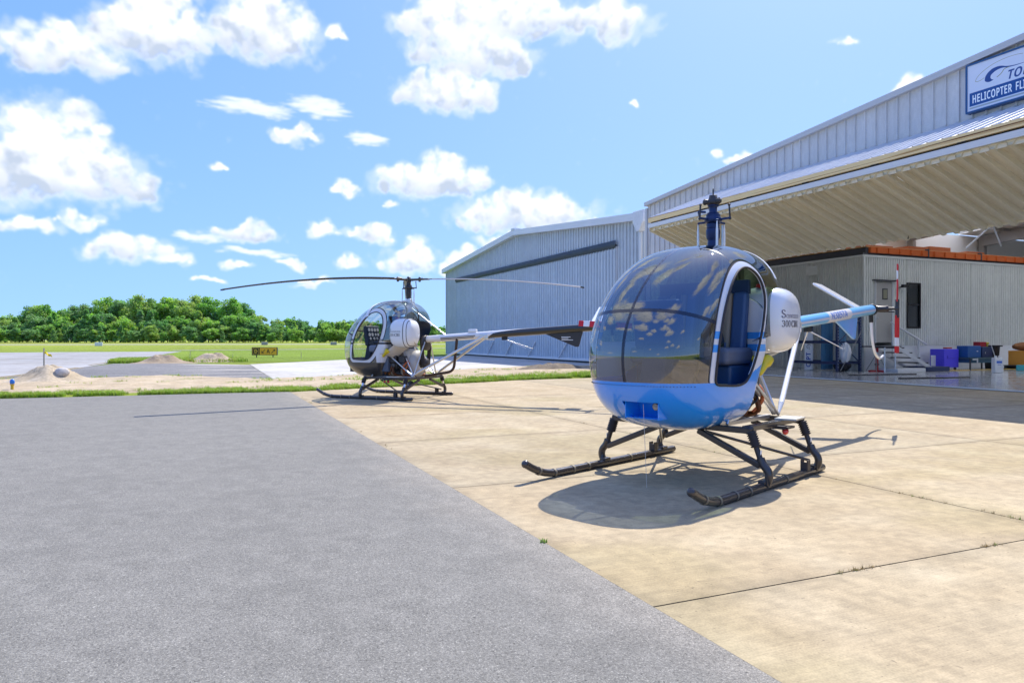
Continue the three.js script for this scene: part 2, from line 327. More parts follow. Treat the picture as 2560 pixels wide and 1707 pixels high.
const mott = (s, a, seed = 0) => (x, z) => { const k = 1 + a * (fbm(x * s + seed, z * s, 4) - 0.5) + a * 0.6 * (fbm(x * s * 5, z * s * 5 + seed, 3) - 0.5); return [k, k, k]; };
structure('taxiway', polySheet([[-70, -21], [-6.6, -25], [-5.0, -40], [-4.3, -49], [-1.8, -84.5], [-70, -83]], 1.6, -0.014, mott(0.12, 0.34, 4)), M.taxiway);
structure('asphalt_patch', polySheet([[-7.6, -22], [2.2, -23], [2.35, -41.6], [-1.2, -42.8], [-4.3, -46], [-5.1, -38.5]], 0.6, -0.008, (x, z) => { const k = mott(0.25, 0.5, 9)(x, z)[0], d = smooth(0.55, 0.7, fbm(x * 0.25, z * 1.1 + 8, 4)) * smooth(-2, 1, x); return [k + d * 1.3, k + d * 1.15, k + d * 0.9]; }), M.oldAsphalt);
structure('concrete_pad', polySheet([[2.2, -23], [2.38, -41.4], [8.4, -45.8], [19.66, -57.2], [19.66, -26]], 0.8, -0.003, mott(0.3, 0.22, 31)), M.pad);
structure('far_taxiway', polySheet([[-3, -93.5], [70, -104], [70, -101], [-3, -91]], 8, -0.012, mott(0.05, 0.3, 2)), M.taxiway);
structure('runway', polySheet([[-260, -262], [200, -150], [200, -132], [-260, -244]], 12, -0.012, mott(0.03, 0.3, 12)), M.taxiway);
// painted lines on the taxiway
for (const [ax, az, bx, bz] of [[-6.55, -29, -5.25, -38.4], [-6.25, -29, -5.0, -38.4], [-5.2, -41.9, -4.55, -48.7], [-24, -54, -8, -57], [-30, -50.5, -14, -52.5]]) structure('taxiway_line', beam(V(ax, -0.006, az), V(bx, -0.006, bz), 0.15, 0.004), M.yellowPaint);

// the strip of bare sandy soil between the apron and the asphalt patch
const sandFar = (x) => (x < -1 ? -27.8 : x < 2 ? lerp(-27.8, -24.6, (x + 1) / 3) : x < 5 ? lerp(-24.6, -26, (x - 2) / 3) : lerp(-26, -30.2, Math.min(1, (x - 5) / 7)));
const sandNear = (x) => (x < 2 ? -21.6 : -21.6 - (x - 2) * 0.2);
structure('sandy_soil', sheet(-46, 19.4, -33, -18, 0.16, (x, z) => {
  const e = Math.min(sandNear(x) + 1.4 - z, z - sandFar(x)) + 0.9 * (fbm(x * 0.9, z * 0.9, 4) - 0.5), in1 = smooth(-0.15, 0.7, e);
  return -0.06 + in1 * (0.085 + 0.14 * Math.max(0, fbm(x * 0.5 + 9, z * 0.6, 4) - 0.4) + 0.05 * fbm(x * 2.7, z * 2.7, 3));
}, (x, z) => { const a = fbm(x * 0.7, z * 0.7 + 4, 4), b = fbm(x * 3, z * 3, 3), k = 0.94 + 0.34 * (a - 0.5) + 0.28 * (b - 0.5), dk = smooth(7.5, 13, x) * smooth(0.42, 0.6, fbm(x * 0.6, z * 0.9, 4)) * smooth(-26.5, -28, z) * 0.6; return [k * (1 - dk), k * (0.97 - dk * 0.95), k * (0.92 - dk * 0.85)]; }), M.sand);
function heap(name, label, x, z, rx, rz, h, seed, tint = ONE) {
  const g = surface((u, v) => {
    const a = v * Math.PI * 2, r = u * 1.5, px = Math.cos(a) * r * rx, pz = Math.sin(a) * r * rz;
    const n = fbm(px * 2.2 + seed, pz * 2.2 + seed, 5) - 0.5, n2 = fbm(px * 7 + seed, pz * 7, 3) - 0.5;
    return V(px, Math.max(-0.06, h * (Math.exp(-r * r * 2.4) * (1 + 0.9 * n) + 0.12 * n2 * (1 - u)) - 0.05 * u * u), pz);
  }, 30, 54, (u, v) => [Math.cos(v * 6.283) * u * 1.5 * rx, Math.sin(v * 6.283) * u * 1.5 * rz]);
  const P = g.attributes.position, col = new Float32Array(P.count * 3);
  for (let i = 0; i < P.count; i++) { const k = 0.95 + 0.5 * (fbm(P.getX(i) * 3 + seed, P.getZ(i) * 3, 4) - 0.5); col.set(tint.map((c) => c * k), i * 3); }
  g.setAttribute('color', new THREE.BufferAttribute(col, 3));
  const m = single(name, g, M.sand, label, 'dirt pile'); m.position.set(x, -0.01, z); return m;
}
heap('dirt_pile', 'sandy dirt pile with a grey rock on it beside the wooden stake', -4.15, -25.3, 1.35, 1.5, 0.5, 3);
heap('dirt_pile', 'low grey brown dirt pile at the far edge of the asphalt patch', -1.9, -44.2, 1.5, 1.0, 0.42, 17, [0.72, 0.68, 0.66]);
heap('dirt_pile', 'low tan dirt pile nearer the yellow airfield sign', 0.7, -45.6, 1.5, 1.0, 0.52, 29, [0.95, 0.92, 0.9]);
heap('dirt_pile', 'dark heap of broken soil in front of the closed hangar door', 13.9, -27.4, 2.2, 1.0, 0.3, 41, [0.42, 0.41, 0.42]);
{
  const g = new THREE.IcosahedronGeometry(0.145, 3), P = g.attributes.position;
  for (let i = 0; i < P.count; i++) { const x = P.getX(i), y = P.getY(i), z = P.getZ(i), k = 0.72 + 0.6 * fbm(x * 6 + y * 3 + 9, z * 6 - y * 5, 4); P.setXYZ(i, x * k * 1.3, y * k * 0.95, z * k); }
  g.computeVertexNormals();
  single('rock', g, mat([0.5, 0.47, 0.44], 0.95), 'rough grey rock lying on the sandy dirt pile', 'rock').position.set(-3.78, 0.33, -24.75);
}

// ---------------------------------------------------------------- grass blades: the verge along the apron, tufts on the soil and weeds in the joints
{
  const tuft = (n, h, spread, seed) => {
    const R = rng(seed), pos = [];
    for (let i = 0; i < n; i++) {
      const a = R() * 6.283, l = h * (0.55 + 0.6 * R()), w = 0.0045 + 0.004 * R(), bx = (R() - 0.5) * spread, bz = (R() - 0.5) * spread, out = l * (0.15 + 0.6 * R()), dx = Math.cos(a), dz = Math.sin(a);
      const p = (t, s) => [bx + dx * out * t * t - dz * w * s * (1 - t * 0.8), l * t * (1 - 0.25 * t), bz + dz * out * t * t + dx * w * s * (1 - t * 0.8)];
      pos.push(...p(0, -1), ...p(0, 1), ...p(0.55, -1), ...p(0.55, -1), ...p(0, 1), ...p(0.55, 1), ...p(0.55, -1), ...p(0.55, 1), ...p(1, 0));
    }
    const g = new THREE.BufferGeometry(); g.setAttribute('position', new THREE.Float32BufferAttribute(pos, 3)); g.computeVertexNormals(); return g;
  };
  const blade = new THREE.MeshPhysicalMaterial({ color: C(1, 1, 1), roughness: 0.9, side: THREE.DoubleSide, transmission: 0.35, thickness: 0 });
  const field = (name, geo, spots) => {
    const m = new THREE.InstancedMesh(geo, blade, spots.length), o = new THREE.Object3D(); m.name = name; m.userData = { kind: 'stuff' }; m.castShadow = m.receiveShadow = true;
    spots.forEach(([x, y, z, s, turn, c], i) => { o.position.set(x, y, z); o.scale.set(s, s, s); o.rotation.y = turn; o.updateMatrix(); m.setMatrixAt(i, o.matrix); m.setColorAt(i, C(...c)); });
    scene.add(m);
  };
  const R = rng(5), spots = [], tone = () => { const d = R() * R(), k = 0.75 + 0.6 * R(); return [k * lerp(0.24, 0.5, d * 0.7), k * lerp(0.4, 0.42, d), k * lerp(0.014, 0.07, d)]; };
  for (let i = 0; i < 36000; i++) {
    const x = -20 + 37 * R(), t = R() * R(), wid = 1.9 + 1.2 * (fbm(x * 0.5, 3, 3) - 0.3), z = apronEnd(x) + 0.12 - t * wid - 0.1, n = fbm(x * 1.4, z * 1.4, 3);
    if (n < 0.34 + 0.28 * t) continue;
    spots.push([x, -0.02, z, (0.55 + 0.9 * R()) * (x > 5 ? 1.0 : 0.85), R() * 6.28, tone()]);
  }
  for (let c = 0; c < 110; c++) { const x = -18 + 33 * R(), z = lerp(sandNear(x), sandFar(x), R() ** 1.6), k = 3 + R() * 16; for (let i = 0; i < k; i++) spots.push([x + (R() - 0.5) * 0.5, 0.0, z + (R() - 0.5) * 0.3, 0.6 + 0.8 * R(), R() * 6.28, tone()]); }
  for (const cx of [5.4, 8.4, 10.2, 12.9, 14.2]) for (let i = 0; i < 130; i++) spots.push([cx + (R() - 0.5) * 1.3, -0.02, apronEnd(cx) - 0.55 + (R() - 0.5) * 0.7, 1.1 + R() * 1.2, R() * 6.28, tone()]);
  for (let i = 0; i < 5200; i++) { const x = -4.6 + 7 * R() * (R() < 0.6 ? 0.35 : 1), z = -44.6 - R() * 5.4; spots.push([x, -0.02, z, 1 + 1.6 * R(), R() * 6.28, tone()]); }
  field('grass', tuft(8, 0.155, 0.15, 3), spots);
  const weeds = [], J = (x0, z0, x1, z1, n, brown) => { for (let i = 0; i < n; i++) { const t = R(), b = fbm(t * 9 + x0, 2, 3); if (b < 0.46) continue; weeds.push([lerp(x0, x1, t) + (R() - 0.5) * 0.02, -0.015, lerp(z0, z1, t) + (R() - 0.5) * 0.02, 0.18 + 0.3 * R(), R() * 6.28, R() < brown ? [0.33, 0.24, 0.1] : [0.17, 0.24, 0.03]]); } };
  J(3.3, -2.95, 5.5, -2.95, 330, 0.85); J(5.5, -2.95, 9.3, -2.95, 220, 0.85); J(5.53, -6, 5.53, -3, 120, 0.8); J(5.53, -12, 5.53, -6, 60, 0.8); J(2.11, -18, 2.11, -8, 60, 0.5); J(6, -9.03, 9, -9.03, 40, 0.8);
  field('joint_weeds', tuft(6, 0.12, 0.06, 8), weeds);
  const w = part('weed', tuft(18, 0.045, 0.04, 14), mat([0.2, 0.34, 0.03], 0.9, { transmission: 0.35 }), scene); w.position.set(2.055, -0.005, -4.17);
  w.userData = { label: 'small green weed at the edge between asphalt and concrete', category: 'weed' };
}

// ---------------------------------------------------------------- metal buildings
const metalGrain = texture(256, (u, v) => 0.93 + 0.05 * (pnoise(u * 6, v * 6, 6) - 0.5) + 0.04 * (pnoise(u * 60, v * 20, 60) - 0.5) + 0.03 * (pnoise(u * 128, v * 128, 128) - 0.5));
const rustMap = texture(512, (u, v) => {
  const n = 0.6 * pnoise(u * 14, v * 14, 14) + 0.4 * pnoise(u * 60, v * 60, 60), r = smooth(0.6, 0.74, n), d = smooth(0.72, 0.82, n);
  return [lerp(0.93, 0.62, r) - d * 0.25, lerp(0.83, 0.42, r) - d * 0.22, lerp(0.62, 0.16, r) - d * 0.08];
});
const sheetMetal = (r, g, b, rough = 0.5) => mat([r, g, b], rough, { map: uvScale(metalGrain, 0.35), metalness: 0.05 });
const X = {
  blueWall: sheetMetal(0.6, 0.66, 0.72), blueDoor: sheetMetal(0.6, 0.67, 0.74), trim: sheetMetal(0.72, 0.73, 0.76, 0.45), white: sheetMetal(0.82, 0.83, 0.85, 0.4),
  greyWall: sheetMetal(0.76, 0.74, 0.73), greyTrim: sheetMetal(0.66, 0.66, 0.67), roof: sheetMetal(0.66, 0.66, 0.66), tan: sheetMetal(0.93, 0.84, 0.64, 0.55), doorTop: sheetMetal(0.8, 0.8, 0.82, 0.38),
  rail: mat([1, 1, 1], 0.7, { map: uvScale(rustMap, 0.6) }), cloth: mat([0.028, 0.04, 0.06], 0.55), dark: mat([0.05, 0.05, 0.055], 0.7), steel: mat([0.32, 0.31, 0.3], 0.5, { metalness: 0.3 }),
  liner: mat([0.8, 0.79, 0.77], 0.85), office: sheetMetal(0.82, 0.83, 0.78, 0.45), officeBase: mat([0.74, 0.75, 0.76], 0.8),
  pane: mat([0.75, 0.82, 0.88], 0.03, { transmission: 1, thickness: 0 }), orange: mat([0.7, 0.14, 0.02], 0.7, { map: uvScale(metalGrain, 1.2) }), carton: mat([0.42, 0.13, 0.05], 0.9), board: mat([0.55, 0.3, 0.13], 0.85),
  added_skylight: mat([0.9, 0.92, 0.9], 1, { transmission: 0.85, thickness: 0 }), navy: mat([0.02, 0.035, 0.1], 0.45), black: mat([0.012, 0.012, 0.014], 0.5), alu: mat([0.72, 0.74, 0.78], 0.32, { metalness: 0.6 }),
};
// ribbed sheet: put(u, t, off) places a point; u across, t 0..1 from lo to hi
function ribbed(u0, u1, pitch, depth, put, shape = [0.41, 0.43, 0.53, 0.55]) {
  const us = [[u0, 0]]; const n0 = Math.floor(u0 / pitch) - 1, n1 = Math.ceil(u1 / pitch) + 1;
  for (let n = n0; n <= n1; n++) shape.forEach((s, k) => { const u = (n + s) * pitch; if (u > u0 + 1e-4 && u < u1 - 1e-4) us.push([u, k === 1 || k === 2 ? depth : 0]); });
  us.push([u1, 0]);
  const pos = [], uv = [];
  for (let i = 0; i + 1 < us.length; i++) {
    const [a, da] = us[i], [b, db] = us[i + 1], q = [[a, 0, da], [b, 0, db], [b, 1, db], [a, 0, da], [b, 1, db], [a, 1, da]];
    for (const [u, t, d] of q) { const p = put(u, t, d); pos.push(p.x, p.y, p.z); uv.push(u, p.y); }
  }
  const g = new THREE.BufferGeometry(); g.setAttribute('position', new THREE.Float32BufferAttribute(pos, 3)); g.setAttribute('uv', new THREE.Float32BufferAttribute(uv, 2)); g.computeVertexNormals(); return g;
}
// panels along a facade that faces -x; z runs with u
function facade(parent, name, m, x, z0, z1, lo, hi, width, pitch, depth) {
  const n = Math.max(1, Math.round((z1 - z0) / width)), w = (z1 - z0) / n;
  for (let i = 0; i < n; i++) part(name, ribbed(z0 + i * w + 0.002, z0 + (i + 1) * w - 0.002, pitch, depth, (u, t, d) => V(x - d, lerp(lo(u), hi(u), t), u)), m, parent);
}

// ---------------------------------------------------------------- the closed hangar beyond the helicopters
{
  const h = thing('hangar', 'blue grey metal hangar with a closed door and a dark seal band', 'hangar');
  const x = 19.7, zl = -59.1, zr = -28.95, ridge = -44, top = (z) => 8.36 - Math.abs(z - ridge) * 0.083;
  facade(h, 'wall_panel', X.blueWall, x, zl, zr, (z) => (z > -56.4 && z < -31.35 ? 6.2 : 0), top, 0.93, 0.31, 0.055);
  // jamb panels beside the door reach the ground
  facade(h, 'wall_panel', X.blueWall, x + 0.012, zl, -56.35, () => 0, () => 6.25, 0.93, 0.31, 0.055);
  facade(h, 'wall_panel', X.blueWall, x + 0.012, -31.4, zr, () => 0, () => 6.25, 0.93, 0.31, 0.055);
  const door = new THREE.Group(); door.name = 'bifold_door'; h.add(door);
  facade(door, 'door_panel', X.blueDoor, x - 0.07, -56.3, -31.45, () => 0.2, () => 6.1, 0.93, 0.31, 0.055);
  part('door_frame', [box(0.1, 5.95, 0.1, x - 0.02, 3.1, -56.3), box(0.1, 5.95, 0.1, x - 0.02, 3.1, -31.45), box(0.1, 0.1, 24.8, x - 0.02, 6.05, -43.87)], X.white, door);
  part('bottom_rail', beam(V(x - 0.12, 0.16, -56.35), V(x - 0.12, 0.16, -31.4), 0.14, 0.13, 0.02), X.white, door);
  part('bottom_seal', beam(V(x - 0.06, 0.05, -56.35), V(x - 0.06, 0.05, -31.4), 0.05, 0.1), X.black, door);
  for (const z of [-53.5, -49, -45.6, -41.9, -37.6, -34]) part('brace', beam(V(x - 0.2, 0.2, z), V(x - 0.16, 1.15, z + 1.05), 0.07, 0.05), X.trim, door);
  part('seal_band', surface((u, v) => V(x - 0.13 - 0.05 * Math.sin(v * Math.PI) - 0.05 * (fbm(u * 70, v * 2, 3) - 0.5), lerp(6.02, 6.4, v), lerp(-56.4, -31.35, u)), 160, 6), X.cloth, h);
  part('corner_trim', box(0.12, 7.1, 0.12, x - 0.04, 3.55, zl), X.blueWall, h); part('corner_trim', box(0.12, 7.1, 0.1, x - 0.04, 3.55, zr + 0.03), X.blueWall, h);
  // white rake trim in two runs, eave ends boxed
  part('rake_trim', beam(V(x - 0.2, top(zl) + 0.1, zl - 0.35), V(x - 0.2, top(ridge) + 0.13, ridge), 0.34, 0.36), X.white, h);
  part('rake_trim', beam(V(x - 0.2, top(ridge) + 0.13, ridge), V(x - 0.2, top(zr) + 0.11, zr + 0.1), 0.345, 0.36), X.white, h);
  part('ridge_cap', box(0.5, 0.12, 0.5, x - 0.15, top(ridge) + 0.36, ridge), X.white, h);
  part('roof', beam(V(x + 20, top(zl) + 0.1, zl - 0.3), V(x + 20, top(ridge) + 0.2, ridge), 40, 0.12), X.roof, h);
  part('roof', beam(V(x + 20, top(ridge) + 0.21, ridge), V(x + 20, top(zr) + 0.1, zr + 0.1), 40, 0.12), X.roof, h);
  part('side_wall', box(39.6, 7, 0.15, x + 20, 3.5, zl + 0.1), X.blueWall, h); part('side_wall', box(39.6, 7, 0.15, x + 20, 3.5, zr - 0.1), X.blueWall, h);
  part('inner_wall', box(0.1, 6.9, 30, x + 0.2, 3.45, -44), X.liner, h);
  // hopper gutter and downpipe at the corner next to the open hangar
  const gut = new THREE.Shape(); gut.moveTo(-0.42, 0.34); gut.lineTo(0.42, 0.34); gut.lineTo(0.42, -0.2); gut.lineTo(0.1, -0.62); gut.lineTo(-0.1, -0.62); gut.lineTo(-0.42, -0.2);
  const gg = new THREE.ExtrudeGeometry(gut, { depth: 0.42, bevelEnabled: true, bevelSize: 0.012, bevelThickness: 0.012, bevelSegments: 1 }); gg.rotateY(-Math.PI / 2); gg.translate(x + 0.05, 7.15, -29.0);
  part('gutter_hopper', gg, X.white, h);
  part('downpipe', box(0.14, 6.5, 0.16, x - 0.14, 3.28, -29.05, 0.02), X.white, h);
}

// ---------------------------------------------------------------- the open hangar with its bifold door raised
const H0 = { x: 18.8, zl: -27.4, zr: 17.4, ridge: -5, top: (z) => 9.26 - Math.abs(z + 5) * 0.081, d0: -22.45, d1: 12.4, hinge: 7.14 };
{
  const h = thing('hangar', 'grey metal hangar with raised tan underside bifold door and open interior', 'hangar');
  const { x, zl, zr, ridge, top, d0, d1, hinge } = H0;
  facade(h, 'wall_panel', X.greyWall, x, d0, d1, () => hinge - 0.1, top, 0.37, 0.37, 0.05);
  facade(h, 'wall_panel', X.greyWall, x, zl, d0 - 0.004, () => 0, top, 0.37, 0.37, 0.05);
  facade(h, 'wall_panel', X.greyWall, x, d1 + 0.004, zr, () => 0, top, 0.37, 0.37, 0.05);
  part('rake_trim', beam(V(x - 0.06, top(zl) + 0.03, zl - 0.06), V(x - 0.06, top(ridge) + 0.03, ridge), 0.2, 0.17), X.greyTrim, h);
  part('rake_trim', beam(V(x - 0.06, top(ridge) + 0.03, ridge), V(x - 0.06, top(zr) + 0.03, zr + 0.06), 0.2, 0.17), X.greyTrim, h);
  part('corner_trim', box(0.1, 7.3, 0.14, x - 0.03, 3.65, zl - 0.02), X.greyTrim, h); part('corner_trim', box(0.1, 7.3, 0.14, x - 0.03, 3.65, zr + 0.02), X.greyTrim, h);
  // roof sheets in bays along x; unseen translucent strips added to brighten the interior
  const bays = [[0, 4.6, 0], [4.6, 8.6, 1], [8.6, 11, 0], [11, 15, 1], [15, 17.4, 0], [17.4, 21.4, 1], [21.4, 30.2, 0]];
  for (const [a, b, clear] of bays) for (const [za, zb] of [[zl, ridge], [ridge, zr]]) {
    const cx = x + (a + b) / 2, w = b - a, lo = za === zl ? 0 : 0.01;
    if (!clear) { part('roof', beam(V(cx, top(za) + 0.04 + lo, za), V(cx, top(zb) + 0.04 + lo, zb), w, 0.1), X.roof, h); part('ceiling', beam(V(cx, top(za) - 0.06, za + 0.02), V(cx, top(zb) - 0.06, zb - 0.02), w - 0.01, 0.06), X.liner, h); }
    else part('added_skylight', surface((u, v) => V(lerp(x + a - 0.02, x + b + 0.02, u), lerp(top(za), top(zb), v) + 0.06, lerp(za, zb, v)), 2, 2), X.added_skylight, h);
  }
  part('side_wall', box(30, 7.3, 0.14, x + 15.06, 3.65, zl + 0.05), X.liner, h); part('side_wall', box(30, 7.3, 0.14, x + 15.06, 3.65, zr - 0.05), X.liner, h); { const w = new THREE.Shape(); w.moveTo(zl, 0); w.lineTo(zr, 0); w.lineTo(zr, top(zr) - 0.05); w.lineTo(ridge, top(ridge) - 0.05); w.lineTo(zl, top(zl) - 0.05); const g = new THREE.ExtrudeGeometry(w, { depth: 0.14, bevelEnabled: false }); g.rotateY(-Math.PI / 2); g.translate(x + 30.1, 0, 0); part('back_wall', g, X.liner, h); }
  part('front_liner', [box(0.05, 0.7, d1 - d0, x + 0.1, 7.3, (d0 + d1) / 2), box(0.05, 7.2, d0 - zl - 0.1, x + 0.1, 3.6, (zl + d0) / 2), box(0.05, 7.2, zr - d1 - 0.1, x + 0.1, 3.6, (zr + d1) / 2)], X.liner, h);
  part('door_header', beam(V(x + 0.3, hinge - 0.25, d0), V(x + 0.3, hinge - 0.25, d1), 0.25, 0.5), X.steel, h);
  part('door_jamb', [box(0.3, hinge, 0.2, x + 0.28, hinge / 2, d0 - 0.1), box(0.3, hinge, 0.2, x + 0.28, hinge / 2, d1 + 0.1)], X.steel, h);
  for (const rx of [x + 5, x + 11, x + 17, x + 23]) { part('rafter', beam(V(rx, top(zl) - 0.45, zl + 0.2), V(rx, top(ridge) - 0.45, ridge), 0.2, 0.6), X.steel, h); part('rafter', beam(V(rx, top(ridge) - 0.45, ridge), V(rx, top(zr) - 0.45, zr - 0.2), 0.2, 0.6), X.steel, h); part('column', box(0.25, 6.7, 0.35, rx, 3.35, zl + 0.4), X.steel, h); }
  for (let z = zl + 2; z < zr; z += 2.2) part('purlin', box(29, 0.2, 0.07, x + 15, top(z) - 0.16, z), X.steel, h);
  part('cross_brace', rod(V(x + 5, 7.6, -16), V(x + 11, 5.1, -18.5), 0.03), X.alu, h); part('cross_brace', rod(V(x + 9.6, 5.0, -19), V(x + 12.3, 7.4, -18.2), 0.035), X.alu, h);
  // the door: an upper leaf sloping out and a lower leaf folded back under it
  const door = new THREE.Group(); door.name = 'bifold_door'; h.add(door);
  const fx = 15.5, hx = x - 0.06, up = (t, d) => [lerp(hx, fx, t), lerp(hinge, 5.86, t), d], down = (t) => [lerp(fx, hx, t), lerp(5.46, 4.25, t)];
  const n = Math.round((d1 - d0) / 1.11), w = (d1 - d0) / n;
  for (let i = 0; i < n; i++) {
    const a = d0 + i * w + 0.002, b = a + w - 0.004;
    part('upper_leaf_panel', ribbed(a, b, 0.37, 0.04, (u, t, d) => V(lerp(hx, fx, t) - d * 0.36, lerp(hinge, 5.86, t) + d * 0.93, u)), X.doorTop, door);
    part('lower_leaf_panel', ribbed(a, b, 0.37, 0.095, (u, t, d) => V(lerp(fx, hx, t) - d * 0.35, lerp(5.46, 4.25, t) - d * 0.93, u), [0.25, 0.36, 0.64, 0.75]), X.tan, door);
  }
  part('fold_rail', beam(V(fx - 0.03, 5.775, d0), V(fx - 0.03, 5.775, d1), 0.09, 0.17), X.rail, door, 'tan rusted rail along the fold of the door');
  part('fold_gap', beam(V(fx + 0.06, 5.67, d0 + 0.02), V(fx + 0.06, 5.67, d1 - 0.02), 0.05, 0.05), X.black, door);
  part('lower_rail', beam(V(fx - 0.02, 5.56, d0 - 0.02), V(fx - 0.02, 5.56, d1), 0.1, 0.15), X.white, door);
  part('leaf_edge', beam(V(fx + 0.05, 5.43, d0), V(fx + 0.05, 5.43, d1), 0.05, 0.13), X.tan, door);
  part('inner_rail', beam(V(hx, 4.26, d0), V(hx, 4.26, d1), 0.1, 0.08), X.tan, door);
  part('end_rail', [beam(V(hx, hinge - 0.04, d0 + 0.03), V(fx, 5.82, d0 + 0.03), 0.05, 0.1), beam(V(fx, 5.5, d0 + 0.03), V(hx, 4.29, d0 + 0.03), 0.05, 0.1)], X.rail, door);
  const R = rng(77), latch = box(0.1, 0.05, 0.09, 0, 0, 0, 0.01);
  for (let z = d0 + 0.35; z < d1; z += 1.11) { const l = part('hinge', latch, X.rail, door); l.position.set(fx + 0.1, 5.42, z + 0.05 * R()); l.rotation.z = -0.35; }
  for (let z = d0 + 0.9; z < d1; z += 2.22) { const l = part('bracket', latch, X.dark, door); l.position.set(fx - 0.04, 5.69, z); l.scale.set(0.6, 0.8, 2.4); }
  part('lift_strap', box(0.012, 2.6, 0.1, hx - 0.1, 5.5, -14.2), X.dark, door);
}
structure('hangar_floor', sheet(18.8, 48.8, -27.3, 17.3, 0.5, 0.012, (x, z) => { const a = fbm(x * 0.4, z * 0.4, 4), b = smooth(0.55, 0.75, fbm(x * 0.9, z * 0.25 + 7, 4)), k = 0.95 + 0.3 * (a - 0.5) + 0.12 * b; return [k, k, k]; }), M.hangarFloor);
structure('door_track', beam(V(18.84, 0.012, -22.4), V(18.84, 0.012, 12.4), 0.09, 0.03), X.alu);
structure('threshold', beam(V(18.7, 0.003, -22.4), V(18.7, 0.003, 12.4), 0.1, 0.012), X.dark);

// ---------------------------------------------------------------- the sign on the hangar front
{
  const s = thing('wall_sign', 'white and blue framed sign on the hangar front reading HELICOPTER FLIGHT', 'sign', [18.62, 7.31, -12.44]);
  const face = print(2000, 488, (c, w, h) => {
    c.fillStyle = '#dfe3f0'; c.fillRect(0, 0, w, h);
    const band = '#1c4f93', ink = '#2c4a8c';
    c.fillStyle = band; c.fillRect(26, 295, w - 52, 140); c.fillStyle = '#aeb4b6'; c.fillRect(26, 446, w - 52, 17);
    c.fillStyle = '#ffffff'; c.font = 'bold 116px sans-serif';
    const fit = (t, x, y, width) => { const m = c.measureText(t).width; c.save(); c.translate(x, y); c.scale(width / m, 1); c.fillText(t, 0, 0); c.restore(); };
    fit('HELICOPTER', 52, 407, 404); fit('FLIGHT', 486, 407, 230);
    c.fillStyle = ink; c.font = 'italic bold 126px sans-serif'; fit('TOM', 400, 272, 250);
    c.beginPath(); c.moveTo(274, 226); c.quadraticCurveTo(220, 252, 186, 214); c.quadraticCurveTo(176, 150, 259, 112); c.quadraticCurveTo(330, 96, 381, 125); c.quadraticCurveTo(460, 158, 640, 150); c.quadraticCurveTo(460, 168, 372, 138); c.quadraticCurveTo(300, 128, 250, 170); c.quadraticCurveTo(228, 210, 274, 226); c.fill();
    c.strokeStyle = '#9a9468'; c.lineWidth = 4; c.beginPath(); c.moveTo(180, 176); c.quadraticCurveTo(120, 206, 88, 186); c.quadraticCurveTo(100, 120, 260, 68); c.quadraticCurveTo(420, 30, 560, 62); c.stroke();
    c.lineWidth = 7; c.beginPath(); c.moveTo(306, 212); c.quadraticCurveTo(352, 196, 372, 160); c.quadraticCurveTo(390, 146, 430, 150); c.stroke();
  });
  const g = new THREE.PlaneGeometry(5, 1.22); g.rotateY(-Math.PI / 2); g.translate(-0.004, 0.61, 2.5);
  part('sign_face', g, new THREE.MeshPhysicalMaterial({ map: face, roughness: 0.35, color: C(1, 1, 1) }), s);
  part('sign_box', box(0.17, 1.21, 4.99, 0.09, 0.61, 2.5), X.navy, s);
  const blue = mat([0.02, 0.09, 0.24], 0.4);
  part('sign_frame', [box(0.2, 0.045, 5.06, 0.075, -0.012, 2.5), box(0.2, 0.045, 5.06, 0.075, 1.232, 2.5), box(0.2, 1.2, 0.045, 0.075, 0.61, -0.012), box(0.2, 1.2, 0.045, 0.075, 0.61, 5.012)], blue, s);
}

